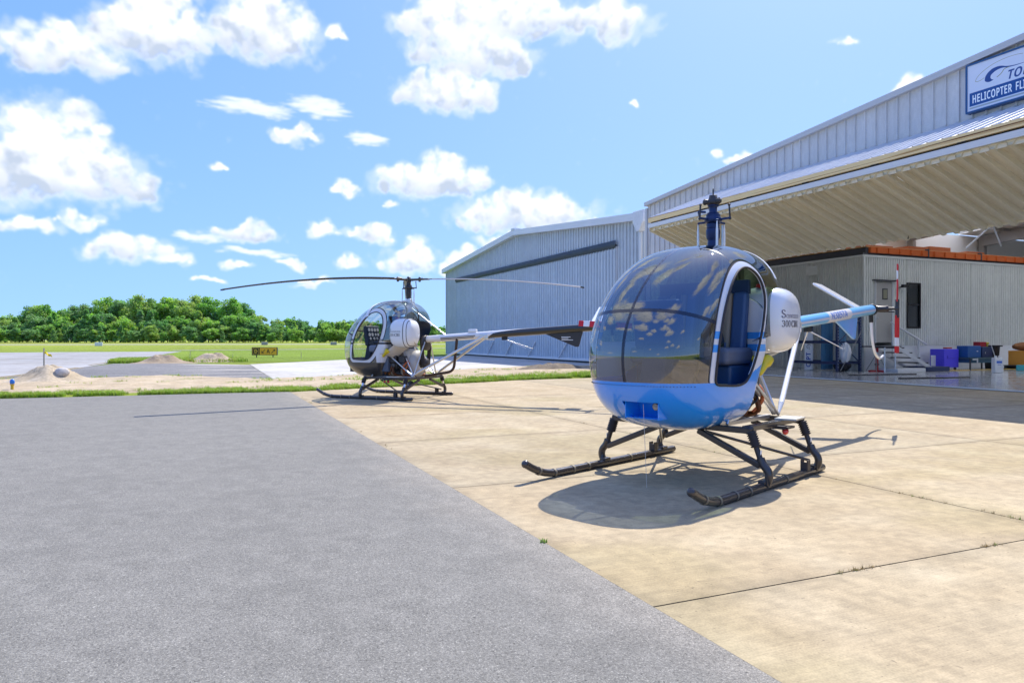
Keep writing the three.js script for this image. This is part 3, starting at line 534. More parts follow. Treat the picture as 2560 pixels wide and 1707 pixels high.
// ---------------------------------------------------------------- inside the open hangar
{
  const o = thing('office_cabin', 'grey corrugated office cabin with a door and narrow window inside the hangar', 'office cabin');
  const x0 = 25, x1 = 40, z0 = -27, z1 = -21, top = 4.72;
  const leftN = 7, lw = (z1 - z0) / leftN;
  for (let i = 0; i < leftN; i++) part('wall_panel', ribbed(z0 + i * lw + 0.002, z0 + (i + 1) * lw - 0.002, 0.13, 0.04, (u, t, d) => V(x0 - d, lerp(0.02, top, t), u), [0.3, 0.4, 0.7, 0.8]), X.office, o);
  // the side with the door and the window: panels end at the openings
  const side = (a, b, lo, hi) => { const n = Math.max(1, Math.round((b - a) / 0.85)), w = (b - a) / n; for (let i = 0; i < n; i++) part('wall_panel', ribbed(a + i * w + 0.002, a + (i + 1) * w - 0.002, 0.13, 0.04, (u, t, d) => V(u, lerp(lo, hi, t), z1 + d), [0.3, 0.4, 0.7, 0.8]), X.office, o); };
  side(x0, 25.62, 1.04, top); side(25.62, 26.65, 3.72, top); side(26.65, 27.5, 1.04, top); side(27.5, 28.34, 3.72, top); side(27.5, 28.34, 1.04, 1.78); side(28.34, x1, 1.04, top);
  part('base_wall', [box(x1 - x0, 1.03, 0.06, (x0 + x1) / 2, 0.53, z1 - 0.02)], X.officeBase, o);
  part('corner_trim', box(0.09, top, 0.09, x0, top / 2, z1), X.office, o);
  part('top_trim', [box(0.1, 0.09, z1 - z0, x0, top + 0.03, (z0 + z1) / 2), box(x1 - x0, 0.09, 0.1, (x0 + x1) / 2, top + 0.03, z1)], X.office, o);
  part('cabin_roof', box(x1 - x0 + 0.1, 0.08, z1 - z0, (x0 + x1) / 2, top + 0.12, (z0 + z1) / 2), X.dark, o);
  part('room_wall', [box(0.06, top - 0.2, z1 - z0 - 0.3, x0 + 0.1, top / 2, (z0 + z1) / 2), box(x1 - x0 - 0.4, 3.4, 0.06, (x0 + x1) / 2, 2.8, z1 - 1.2)], X.liner, o);
  const door = new THREE.Group(); door.name = 'door'; o.add(door);
  part('door_leaf', box(0.97, 2.52, 0.05, 26.135, 2.44, z1 + 0.0, 0.008), mat([0.42, 0.4, 0.37], 0.5), door);
  part('door_frame', [box(0.05, 2.58, 0.09, 25.63, 2.45, z1 + 0.02), box(0.05, 2.58, 0.09, 26.64, 2.45, z1 + 0.02)], X.white, door);
  part('door_hood', box(1.3, 0.05, 0.16, 26.135, 3.76, z1 + 0.07), X.dark, door);
  part('door_pane', [box(0.3, 0.46, 0.02, 26.2, 3.2, z1 + 0.035)], X.dark, door); part('door_glass', box(0.22, 0.37, 0.012, 26.2, 3.2, z1 + 0.047), mat([0.3, 0.29, 0.2], 0.15), door);
  part('handle', box(0.04, 0.04, 0.1, 25.74, 2.2, z1 + 0.07, 0.01), X.alu, door);
  const win = new THREE.Group(); win.name = 'window'; o.add(win);
  part('window_frame', [box(0.06, 1.94, 0.1, 27.53, 2.75, z1 + 0.03), box(0.06, 1.94, 0.1, 28.31, 2.75, z1 + 0.03), box(0.72, 0.06, 0.1, 27.92, 3.69, z1 + 0.03), box(0.72, 0.06, 0.1, 27.92, 1.81, z1 + 0.03), box(0.72, 0.06, 0.08, 27.92, 2.78, z1 + 0.03)], X.black, win);
  for (const y of [2.3, 3.23]) part('window_pane', box(0.72, 0.9, 0.008, 27.92, y, z1 + 0.01), X.pane, win);
  part('vent', [box(0.04, 0.38, 0.62, x0 - 0.045, 4.36, -23.65, 0.008), box(0.03, 0.02, 0.7, x0 - 0.06, 4.15, -23.65)], X.office, o);
  const lamp = new THREE.Group(); lamp.name = 'wall_lamp'; o.add(lamp); part('lamp_arm', rod(V(27.1, 3.5, z1), V(27.1, 3.55, z1 + 0.22), 0.03), X.black, lamp); part('lamp_head', box(0.3, 0.13, 0.16, 27.13, 3.55, z1 + 0.24, 0.03), X.black, lamp);
}
{ // the storage deck above the cabin
  const d = thing('storage_deck', 'orange storage deck beams with boxes above the office cabin', 'storage deck');
  const z = -20.96;
  for (let i = 0; i < 4; i++) { const a = 25.3 + i * 3.5; part('deck_beam', box(3.44, 0.24, 0.12, a + 1.72, 5.0, z), X.orange, d); for (let k = 0; k < 5; k++) part('beam_block', box(0.09, 0.2, 0.1, a + 0.35 + k * 0.68, 5.0, z + 0.07), X.orange, d); part('beam_joint', box(0.07, 0.36, 0.16, a + 3.47, 5.02, z), X.dark, d); }
  part('deck_side', box(0.14, 0.2, 5.8, 25.2, 4.98, z - 2.95), X.dark, d);
  part('deck_boards', box(14, 0.05, 5.8, 32.2, 5.15, -23.95), X.board, d);
  part('deck_support', box(14.2, 0.06, 5.9, 32.2, 4.85, -23.98), X.dark, d);
  let k = 0; for (const [x, w, h2] of [[29.6, 1.3, 0.3], [31.1, 1.4, 0.36], [27.2, 1.6, 0.22], [33.6, 1.2, 0.26]]) single('storage_box', box(w, h2, 1.2, x, 5.178 + h2 / 2, -22.6, 0.02), X.carton, ['square red brown box on the storage deck, second from the left', 'tallest red brown box on the storage deck', 'long low red brown box at the left end of the storage deck', 'low red brown box near the right end of the storage deck'][k++], 'box', 'boxes on the storage deck');
}
{ // steps to the cabin door
  const s = thing('stair', 'metal stair with dark treads and a pipe handrail below the cabin door', 'stair');
  const z = -20.25, st = [[25.55, 0.97], [26.02, 0.77], [26.49, 0.56], [26.96, 0.35]];
  for (const [x, y] of st) part('tread', box(0.42, 0.045, 1.05, x, y, z, 0.01), X.dark, s);
  part('landing', box(0.9, 0.05, 1.1, 25.1, 1.02, z), X.dark, s);
  for (const zz of [z - 0.56, z + 0.56]) part('stringer', beam(V(25.3, 0.99, zz), V(27.35, 0.1, zz), 0.04, 0.14), X.alu, s);
  part('support', [rod(V(24.8, 0.02, z + 0.4), V(24.8, 1, z + 0.4), 0.03), rod(V(25.4, 0.02, z + 0.4), V(25.4, 1, z + 0.4), 0.03)], X.alu, s);
  part('handrail', rod(V(26.35, 2.02, z - 0.55), V(28.5, 1.1, z - 0.55), 0.045), X.white, s);
  for (const [x, y0, y1] of [[26.45, 0.6, 1.97], [28.05, 0.02, 1.28]]) part('rail_post', rod(V(x, y0, z - 0.55), V(x, y1, z - 0.55), 0.045), X.white, s);
  part('foot_tray', box(1.35, 0.18, 1.1, 27.55, 0.105, z + 0.15, 0.02), X.navy, s); part('foot_plate', box(1.6, 0.14, 0.9, 25.9, 0.085, z + 0.3, 0.01), X.white, s);
}
single('plastic_sheet', box(0.42, 0.62, 0.05, 28.4, 0.325, -20.35, 0.02), X.white, 'white plastic sheet standing beside the stair foot', 'plastic sheet');
{ // rack of dark blue uprights
  const r = thing('storage_rack', 'dark blue steel pallet rack in front of the cabin corner', 'rack');
  const P = [[23.3, -20.8], [24.55, -20.8], [23.3, -23.3], [24.55, -23.3]];
  for (const [x, z] of P) { const u = part('upright', box(0.1, 2.3, 0.09, x, 1.16, z, 0.006), X.navy, r); const holes = []; for (let y = 0.2; y < 2.2; y += 0.12) holes.push(box(0.022, 0.045, 0.004, x, y, z + 0.0475)); part('slot', holes, mat([0.5, 0.52, 0.56], 0.5), u); }
  for (const [y] of [[1.2], [0.36], [2.16]]) { for (const x of [23.3, 24.55]) part('beam', box(0.06, 0.11, 2.4, x, y, -22.05), X.navy, r); for (const z of [-20.8, -23.3]) part('cross_bar', box(1.15, 0.06, 0.05, 23.925, y, z), X.navy, r); }
  part('brace', rod(V(23.35, 1.2, -20.74), V(24.5, 0.36, -20.74), 0.022), X.navy, r); part('brace', rod(V(24.5, 2.1, -20.74), V(23.35, 1.25, -20.74), 0.022), X.navy, r); part('brace', rod(V(23.36, 0.06, -20.7), V(24.5, 1.6, -20.7), 0.018), X.steel, r);
}
{
  const b = thing('sign_board', 'white board with blue letters turned on edge in the blue rack', 'board', [23.5, 0.03, -22.45], -0.5);
  const face = print(220, 900, (c, w, h) => { c.fillStyle = '#dcdcdf'; c.fillRect(0, 0, w, h); c.save(); c.translate(w * 0.72, h - 50); c.rotate(-Math.PI / 2); c.fillStyle = '#1b3f9e'; c.font = 'bold 165px sans-serif'; c.fillText('CIPT', 0, 0); c.fillStyle = '#5a5f6d'; c.font = 'italic 120px serif'; c.fillText('fly', 420, -20); c.restore(); });
  part('board_panel', box(0.34, 1.62, 0.03, 0, 0.81, 0), X.white, b); const g = new THREE.PlaneGeometry(0.34, 1.6); g.translate(0, 0.81, 0.018); part('print', g, new THREE.MeshStandardMaterial({ map: face, roughness: 0.6 }), b);
}
for (const [k, x, z, w, h2, c, t] of [[0, 24.05, -22.0, 0.62, 2.1, [0.07, 0.2, 0.36], 'wide'], [1, 24.3, -21.45, 0.4, 1.95, [0.1, 0.25, 0.42], 'narrow']])
  single('metal_sheet', [box(w, h2, 0.05, x, 0.06 + h2 / 2, z), box(0.02, h2 - 0.02, 0.02, x - w * 0.2, 0.06 + h2 / 2, z + 0.035), box(0.02, h2 - 0.02, 0.02, x + w * 0.15, 0.06 + h2 / 2, z + 0.035)], mat(c, 0.4), `${t} blue metal sheet standing in the pallet rack`, 'metal sheet', 'blue sheets in the rack');
{ // a crumpled plastic bag hung in the rack, and dark bags below it
  const g = new THREE.IcosahedronGeometry(0.28, 4), P = g.attributes.position;
  for (let i = 0; i < P.count; i++) { const x = P.getX(i), y = P.getY(i), z = P.getZ(i), a = Math.atan2(z, x), k = 0.85 + 0.22 * Math.sin(a * 7 + y * 6 + 3 * fbm(x * 5, y * 5, 3)) * fbm(a * 2 + 7, y * 4, 3) + 0.2 * fbm(x * 8 + 3, y * 8 + z * 5, 3); P.setXYZ(i, x * k * 0.8, y * k * 1.45, z * k * 0.8); }
  g.computeVertexNormals(); single('plastic_bag', g, mat([0.68, 0.68, 0.7], 0.45), 'crumpled white plastic bag hanging in the blue rack', 'bag').position.set(23.62, 0.78, -20.72);
  const g2 = g.clone(); g2.scale(1.6, 0.6, 1.3); single('duffel_bag', g2, mat([0.015, 0.015, 0.02], 0.7), 'black bag lying on the floor inside the rack', 'bag').position.set(23.9, 0.25, -21.1);
}
{ // striped jack stand
  const s = thing('jack_stand', 'red and white post on a red base with tripod legs beside the stair', 'stand', [24.98, 0.012, -20.35]);
  const red = mat([0.5, 0.02, 0.02], 0.5);
  part('base', [box(0.85, 0.05, 0.12, 0, 0.025, 0, 0.01), box(0.12, 0.05, 0.6, 0, 0.028, 0, 0.01)], red, s); part('post', rod(V(0, 0.05, 0), V(0, 0.96, 0), 0.055), red, s); part('white_band', rod(V(0, 0.66, 0), V(0, 0.78, 0), 0.057), X.white, s); part('collar', rod(V(0, 0.27, 0), V(0, 0.31, 0), 0.09), X.dark, s);
  for (const a of [0.4, 2.5, 4.4]) part('leg', rod(V(0, 0.75, 0), V(Math.cos(a) * 0.42, 0.03, Math.sin(a) * 0.42), 0.016), X.steel, s);
}
{ // things along the cabin's base
  const b = thing('rolling_bin', 'bright violet blue rolling bin with a red tool on top', 'bin', [28.95, 0.012, -20.3], 0.05);
  const vb = mat([0.09, 0.07, 0.75], 0.35);
  part('bin_body', box(1.0, 0.78, 0.62, 0, 0.5, 0, 0.03), vb, b); part('front_ridge', [box(0.52, 0.025, 0.02, -0.02, 0.5, 0.315), box(0.025, 0.12, 0.02, -0.28, 0.55, 0.315)], mat([0.06, 0.05, 0.55], 0.35), b);
  for (const [x, z] of [[-0.38, 0.22], [0.38, 0.22], [-0.38, -0.22], [0.38, -0.22]]) part('caster', ball(0.06, x, 0.06, z), X.dark, b);
  single('tool_case', box(0.32, 0.06, 0.2, 29.15, 0.94, -20.3, 0.02), mat([0.5, 0.06, 0.02], 0.4), 'red tool lying on the violet bin', 'tool');
  const t = thing('work_table', 'low dark table loaded with blue cases beside the violet bin', 'table', [30.4, 0.012, -19.9]);
  part('table_top', box(1.9, 0.05, 0.8, 0, 0.5, 0, 0.01), mat([0.05, 0.1, 0.12], 0.4), t); part('apron', box(1.8, 0.16, 0.7, 0, 0.39, 0), mat([0.03, 0.09, 0.14], 0.4), t);
  for (const [x, z] of [[-0.88, 0.33], [0.88, 0.33], [-0.88, -0.33], [0.88, -0.33]]) part('leg', box(0.05, 0.475, 0.05, x, 0.24, z), X.dark, t);
  part('clamp', [box(0.3, 0.05, 0.03, -0.7, 0.46, 0.42), box(0.05, 0.2, 0.03, -0.55, 0.4, 0.42)], X.white, t);
  const c = thing('equipment_case', 'plain blue equipment case with a small maker plate on the low table', 'case', [30.0, 0.537, -19.95]); part('case_body', box(0.86, 0.5, 0.5, 0, 0.25, 0, 0.03), mat([0.015, 0.09, 0.3], 0.4), c); part('handle', tube([V(-0.1, 0.5, 0), V(-0.08, 0.54, 0), V(0.08, 0.54, 0), V(0.1, 0.5, 0)], 0.012), X.white, c); part('plate', box(0.09, 0.035, 0.006, 0.18, 0.27, 0.252), X.white, c);
  const c2 = thing('equipment_case', 'dark navy case next to the plain blue one on the low table', 'case', [30.85, 0.537, -19.95]); part('case_body', box(0.7, 0.46, 0.5, 0, 0.23, 0, 0.03), X.navy, c2); part('latch', box(0.03, 0.08, 0.01, -0.15, 0.2, 0.253), X.alu, c2);
  single('small_box', box(0.42, 0.2, 0.3, 30.72, 1.1, -19.95, 0.01), mat([0.32, 0.01, 0.02], 0.6), 'dark red carton on top of the navy case', 'box');
  const bin = thing('trash_bin', 'black wheeled trash bin with a flat lid behind the cases', 'bin', [31.9, 0.012, -20.2]); const bg = lathe([[0.001, 0], [0.24, 0], [0.32, 0.98], [0.3, 0.98], [0.001, 0.9]], 4); bg.rotateY(Math.PI / 4); part('bin_body', bg, X.black, bin); part('lid', box(0.62, 0.06, 0.6, 0, 1.01, 0, 0.02), X.black, bin);
  single('pole', rod(V(31.25, 0.45, -19.6), V(31.0, 1.08, -19.65), 0.018), X.alu, 'thin silver pole leaning against the navy case', 'pole');
  const dr = thing('yellow_drill', 'yellow power tool standing on the navy case', 'tool', [31.05, 1.0, -19.9]); const ye = mat([0.5, 0.42, 0.02], 0.5); part('drill_body', rod(V(-0.16, 0.14, 0), V(0.14, 0.14, 0), 0.05), ye, dr); part('grip', beam(V(0.05, 0.12, 0), V(0.09, 0.0, 0), 0.05, 0.06, 0.01), ye, dr);
  const j = thing('white_jug', 'tall white plastic container with a blue label on the hangar floor', 'container', [28.38, 0.012, -17.75]); part('jug_body', box(0.32, 0.58, 0.26, 0, 0.29, 0, 0.03), X.white, j); part('neck', [box(0.07, 0.1, 0.08, -0.07, 0.61, 0, 0.015), box(0.07, 0.1, 0.08, 0.07, 0.61, 0, 0.015)], X.white, j); part('label', [box(0.2, 0.09, 0.004, 0, 0.42, 0.1315), box(0.12, 0.02, 0.004, 0, 0.32, 0.1315)], mat([0.05, 0.14, 0.55], 0.5), j); j.rotation.y = -0.5;
  const ob = thing('orange_carton', 'orange brown carton with a white shipping sticker', 'box', [32.6, 0.2, -19.3]); part('carton', box(0.9, 0.62, 0.7, 0, 0.31, 0, 0.008), mat([0.62, 0.27, 0.04], 0.8), ob); part('sticker', [box(0.16, 0.16, 0.004, -0.12, 0.4, 0.353)], X.white, ob); part('strap', [beam(V(-0.4, 0.05, 0.356), V(0.2, 0.52, 0.356), 0.04, 0.012), beam(V(-0.42, 0.3, 0.358), V(0.1, 0.02, 0.358), 0.035, 0.012)], X.black, ob);
  const pl = thing('pallet', 'low dark pallet under the orange carton', 'pallet', [32.6, 0.012, -19.3]); for (const x of [-0.45, -0.15, 0.15, 0.45]) part('slat', box(0.22, 0.03, 1.0, x, 0.165, 0), X.dark, pl); for (const z of [-0.4, 0.4]) part('runner', box(1.15, 0.145, 0.09, 0, 0.075, z), X.dark, pl);
  const sk = new THREE.IcosahedronGeometry(0.3, 3), P = sk.attributes.position; for (let i = 0; i < P.count; i++) { const x = P.getX(i), y = P.getY(i), z = P.getZ(i), k = 0.8 + 0.5 * fbm(x * 6 + y * 4, z * 6 + 3, 3); P.setXYZ(i, x * k * 1.9, Math.max(-0.16, y * k * 0.62), z * k * 1.2); } sk.computeVertexNormals();
  single('canvas_sack', sk, mat([0.24, 0.1, 0.035], 0.95), 'brown canvas sack lying on the orange carton', 'sack').position.set(32.7, 0.985, -19.3);
  single('teal_board', box(1.1, 0.24, 0.06, 31.2, 0.14, -18.4, 0.02), mat([0.03, 0.32, 0.38], 0.5), 'teal board lying on edge in front of the carton', 'board').rotation.y = 0;
}
for (const [k, a, b] of [['nearer the stair', V(21.5, 0.03, -18.65), V(24.35, 0.03, -18.2)], ['nearer the open door track', V(21.2, 0.03, -16.4), V(23.9, 0.03, -15.9)]]) single('floor_strip', beam(a, b, 0.16, 0.035, 0.012), X.black, `black rubber strip on the hangar floor ${k}`, 'floor strip', 'rubber strips on the hangar floor');
single('yellow_hose', tube([V(27.9, 0.03, -19.7), V(28.9, 0.03, -19.5), V(29.9, 0.03, -19.6), V(30.4, 0.05, -19.2), V(31.1, 0.06, -18.9), V(31.6, 0.03, -18.6)], 0.018, 60, 8), mat([0.55, 0.36, 0.05], 0.5), 'yellow hose trailing along the floor in front of the bins', 'hose');

// ---------------------------------------------------------------- helicopters. Own axes: x to the nose, y up; z in the lists below is to port (left of the pilot)
const K = (x, y, z) => V(x, y, -z);
function along(geo, a, b) { // a shape that stands on y = 0 along +y, laid from a towards b
  const g = geo.clone(), d = b.clone().sub(a).normalize(); g.applyQuaternion(new THREE.Quaternion().setFromUnitVectors(V(0, 1, 0), d)); g.translate(a.x, a.y, a.z); return g;
}
function signedDistance(poly) {
  return (x, y) => {
    let d = 1e9, inside = false;
    for (let i = 0, j = poly.length - 1; i < poly.length; j = i++) {
      const [xi, yi] = poly[i], [xj, yj] = poly[j], ex = xj - xi, ey = yj - yi, t = clamp(((x - xi) * ex + (y - yi) * ey) / (ex * ex + ey * ey));
      d = Math.min(d, Math.hypot(x - xi - ex * t, y - yi - ey * t));
      if (yi > y !== yj > y && x < (xj - xi) * (y - yi) / (yj - yi) + xi) inside = !inside;
    }
    return inside ? -d : d;
  };
}
const doorCurve = new THREE.CatmullRomCurve3([[1.105, 1.03], [1.098, 0.955], [1.07, 0.935], [1.0, 0.928], [0.7, 0.925], [0.6, 0.965], [0.43, 1.18], [0.3, 1.47], [0.245, 1.75], [0.3, 1.91], [0.44, 1.985], [0.6, 1.96], [0.78, 1.83], [0.95, 1.6], [1.06, 1.32]].map(([x, y]) => V(x, y, 0)), true, 'centripetal');
const doorLine = doorCurve.getPoints(110).slice(0, -1), doorDistance = signedDistance(doorLine.map((p) => [p.x, p.y]));

// the egg-shaped cabin: its side outline shrunk towards the middle with distance to either side
const POD = { cx: 0.55, cy: 1.3, w: 0.67 };
const noseLine = new THREE.CatmullRomCurve3([[0.4, 0.492], [0.66, 0.484], [0.98, 0.5], [1.26, 0.59], [1.455, 0.75], [1.545, 0.94], [1.578, 1.17], [1.548, 1.36], [1.462, 1.55], [1.31, 1.755], [1.12, 1.935], [0.9, 2.085], [0.68, 2.185], [0.42, 2.24], [0.12, 2.245], [-0.1, 2.19], [-0.24, 2.03], [-0.27, 1.8]].map(([x, y]) => V(x, y, 0)), false, 'centripetal');
function podAt(p, v) {
  const f = (v - 0.5) * Math.PI, s = Math.sin(f), k = Math.max(0, 1 - Math.abs(s) ** 3) ** (1 / 3), dx = p.x - POD.cx, dy = p.y - POD.cy;
  return V(POD.cx + dx * (dx > 0 ? k : k ** 0.16), POD.cy + dy * (dy > 0 ? k ** 0.8 : k ** 0.72), -s * POD.w);
}
const podPieces = new Map();
function cabinPieces(ringWidth, sweep) {
  if (podPieces.has(ringWidth)) return podPieces.get(ringWidth);
  const line = (pts) => (u) => { const L = []; let s = 0; for (let i = 1; i < pts.length; i++) { L.push(s); s += Math.hypot(pts[i][0] - pts[i - 1][0], pts[i][1] - pts[i - 1][1]); } let d = u * s, i = 0; while (i + 1 < L.length && d > L[i + 1]) i++; const a = pts[i], b = pts[i + 1], t = (d - L[i]) / Math.hypot(b[0] - a[0], b[1] - a[1]); return V(lerp(a[0], b[0], t), lerp(a[1], b[1], t), 0); };
  const back = line([[-0.27, 1.8], [0.15, 1.77]]), wall = line([[0.15, 1.77], [0.15, 1.12], [0.4, 0.492]]);
  const nose = surface((u, v) => podAt(noseLine.getPoint(u), v), 170, 130), rear = surface((u, v) => podAt(wall(u), v), 60, 130), step = surface((u, v) => podAt(back(u), v), 10, 130);
  const door = (x, y, z) => (Math.abs(z) < 0.3 ? 1 : doorDistance(x, y)), past = (d) => (x, y, z) => door(x, y, z) - d, P = {};
  const ha = cut(nose, past(0.004)), hb = cut(rear, past(0.004)); let a = ha[1], b = hb[1];
  const line2 = (x) => (sweep ? 0.952 + 0.36 * Math.max(0, 0.7 - x) : 0.952 - 0.09 * smooth(1.22, 1.12, x)), star = cut(join([ha[0], hb[0]]), (x, y, z) => -z)[0]; // the far-side opening's skin, for an unseen door added to darken the cabin
  const dl = cut(star, (x, y) => y - 1.3); P.addedDoorWindow = dl[1]; const dp = cut(dl[0], (x, y) => y - line2(x)); P.addedDoorPanel = dp[1]; P.addedDoorSill = dp[0];
  const ra = cut(a, (x, y, z) => Math.max(past(ringWidth)(x, y, z), line2(x) - y)), rb = cut(b, (x, y, z) => Math.max(past(ringWidth)(x, y, z), line2(x) - y));
  P.ring = join([ra[0], rb[0]]); a = ra[1]; b = rb[1];
  const se = cut(a, (x, y, z) => Math.max(past(ringWidth + 0.022)(x, y, z), line2(x) - y)); P.seal = se[0]; a = se[1];
  const low = cut(a, (x, y) => y - line2(x)); P.hull = low[0]; let g = low[1];
  // the light well in the nose
  const well = (x, y, z) => (x < 1.15 ? 1 : Math.max(Math.abs(-z - 0.1) - 0.17 + (0.72 - y) * 0.25, Math.abs(y - 0.705) - 0.075));
  P.hull = cut(P.hull, well)[1];
  const white = cut(b, (x, y, z) => 0.46 - Math.abs(z)); P.rearFrame = cut(white[0], (x, y) => line2(x) - y)[0]; P.rearHull = cut(white[0], (x, y) => line2(x) - y)[1]; P.firewall = join([white[1], step]);
  const roofCut = cut(g, (x) => x - 0.66); let roof = roofCut[0], front = roofCut[1];
  const seam1 = cut(front, (x) => x - 0.672); const seams = [seam1[0]]; front = seam1[1];
  const strip = (g0, f, w) => { const p = cut(g0, (x, y, z) => f(x, y, z) + w), q = cut(p[1], (x, y, z) => f(x, y, z) - w); return [q[0], join([p[0], q[1]])]; };
  const c = strip(front, (x, y, z) => z, 0.015); seams.push(c[0]); front = c[1];
  const level = (x, y) => (y - 1.3) - 0.3134 * (x - 0.55), s2 = strip(front, level, 0.018); seams.push(s2[0]); front = s2[1];
  const ul = cut(front, level), side = (q) => cut(q, (x, y, z) => z);
  P.lower = side(ul[0]); P.upper = side(ul[1]);
  const cs = strip(roof, (x, y, z) => z, 0.02); P.roofRib = cs[0]; P.roof = side(cs[1]);
  P.seam = join(seams); P.rivets = [];
  for (let i = 0; i < 34; i++) { const t = 0.2 + 0.45 * (i / 33), p = noseLine.getPoint(t); if (p.y > 0.98 && p.x > 0.68) P.rivets.push(p); }
  podPieces.set(ringWidth, P); return P;
}
const bellows = (() => { const p = []; for (let i = 0; i <= 14; i++) p.push([i % 2 ? 0.05 : 0.034, i / 14]); return lathe([[0.02, 0], ...p, [0.02, 1]], 20); })();
const HM = {
  blackTube: mat([0.055, 0.045, 0.04], 0.36, { metalness: 0.2, clearcoat: 0.4, clearcoatRoughness: 0.3, roughnessMap: grain }), silver: mat([0.68, 0.68, 0.68], 0.3, { metalness: 0.85 }), chrome: mat([0.8, 0.8, 0.82], 0.12, { metalness: 1 }), rubber: mat([0.04, 0.032, 0.03], 0.7), darkMetal: mat([0.06, 0.055, 0.055], 0.42, { metalness: 0.5 }), engine: mat([0.16, 0.15, 0.14], 0.55, { metalness: 0.5 }),
  brown: mat([0.2, 0.075, 0.03], 0.55, { metalness: 0.5 }), exhaustHot: mat([0.36, 0.13, 0.035], 0.5, { metalness: 0.6 }), red: mat([0.6, 0.01, 0.015], 0.35), lens: mat([0.75, 0.03, 0.02], 0.12, { clearcoat: 1 }), glassLens: mat([0.3, 0.31, 0.33], 0.15, { metalness: 0.5 }), yellow: mat([0.72, 0.55, 0.02], 0.4), whitePaint: mat([0.82, 0.82, 0.82], 0.25, { clearcoat: 0.8, clearcoatRoughness: 0.08 }), cream: mat([0.62, 0.56, 0.48], 0.4), shroud: mat([0.5, 0.48, 0.45], 0.45),
  tan: mat([0.5, 0.42, 0.3], 0.55), band: mat([0.2, 0.17, 0.12], 0.6), leather: mat([0.3, 0.24, 0.17], 0.6), carpet: mat([0.012, 0.02, 0.05], 0.85), vinylBlue: mat([0.01, 0.028, 0.075], 0.4), belt: mat([0.02, 0.025, 0.035], 0.8), gauge: mat([0.6, 0.6, 0.58], 0.3), black: mat([0.012, 0.012, 0.013], 0.45), orangeHose: mat([0.55, 0.12, 0.02], 0.5),
};
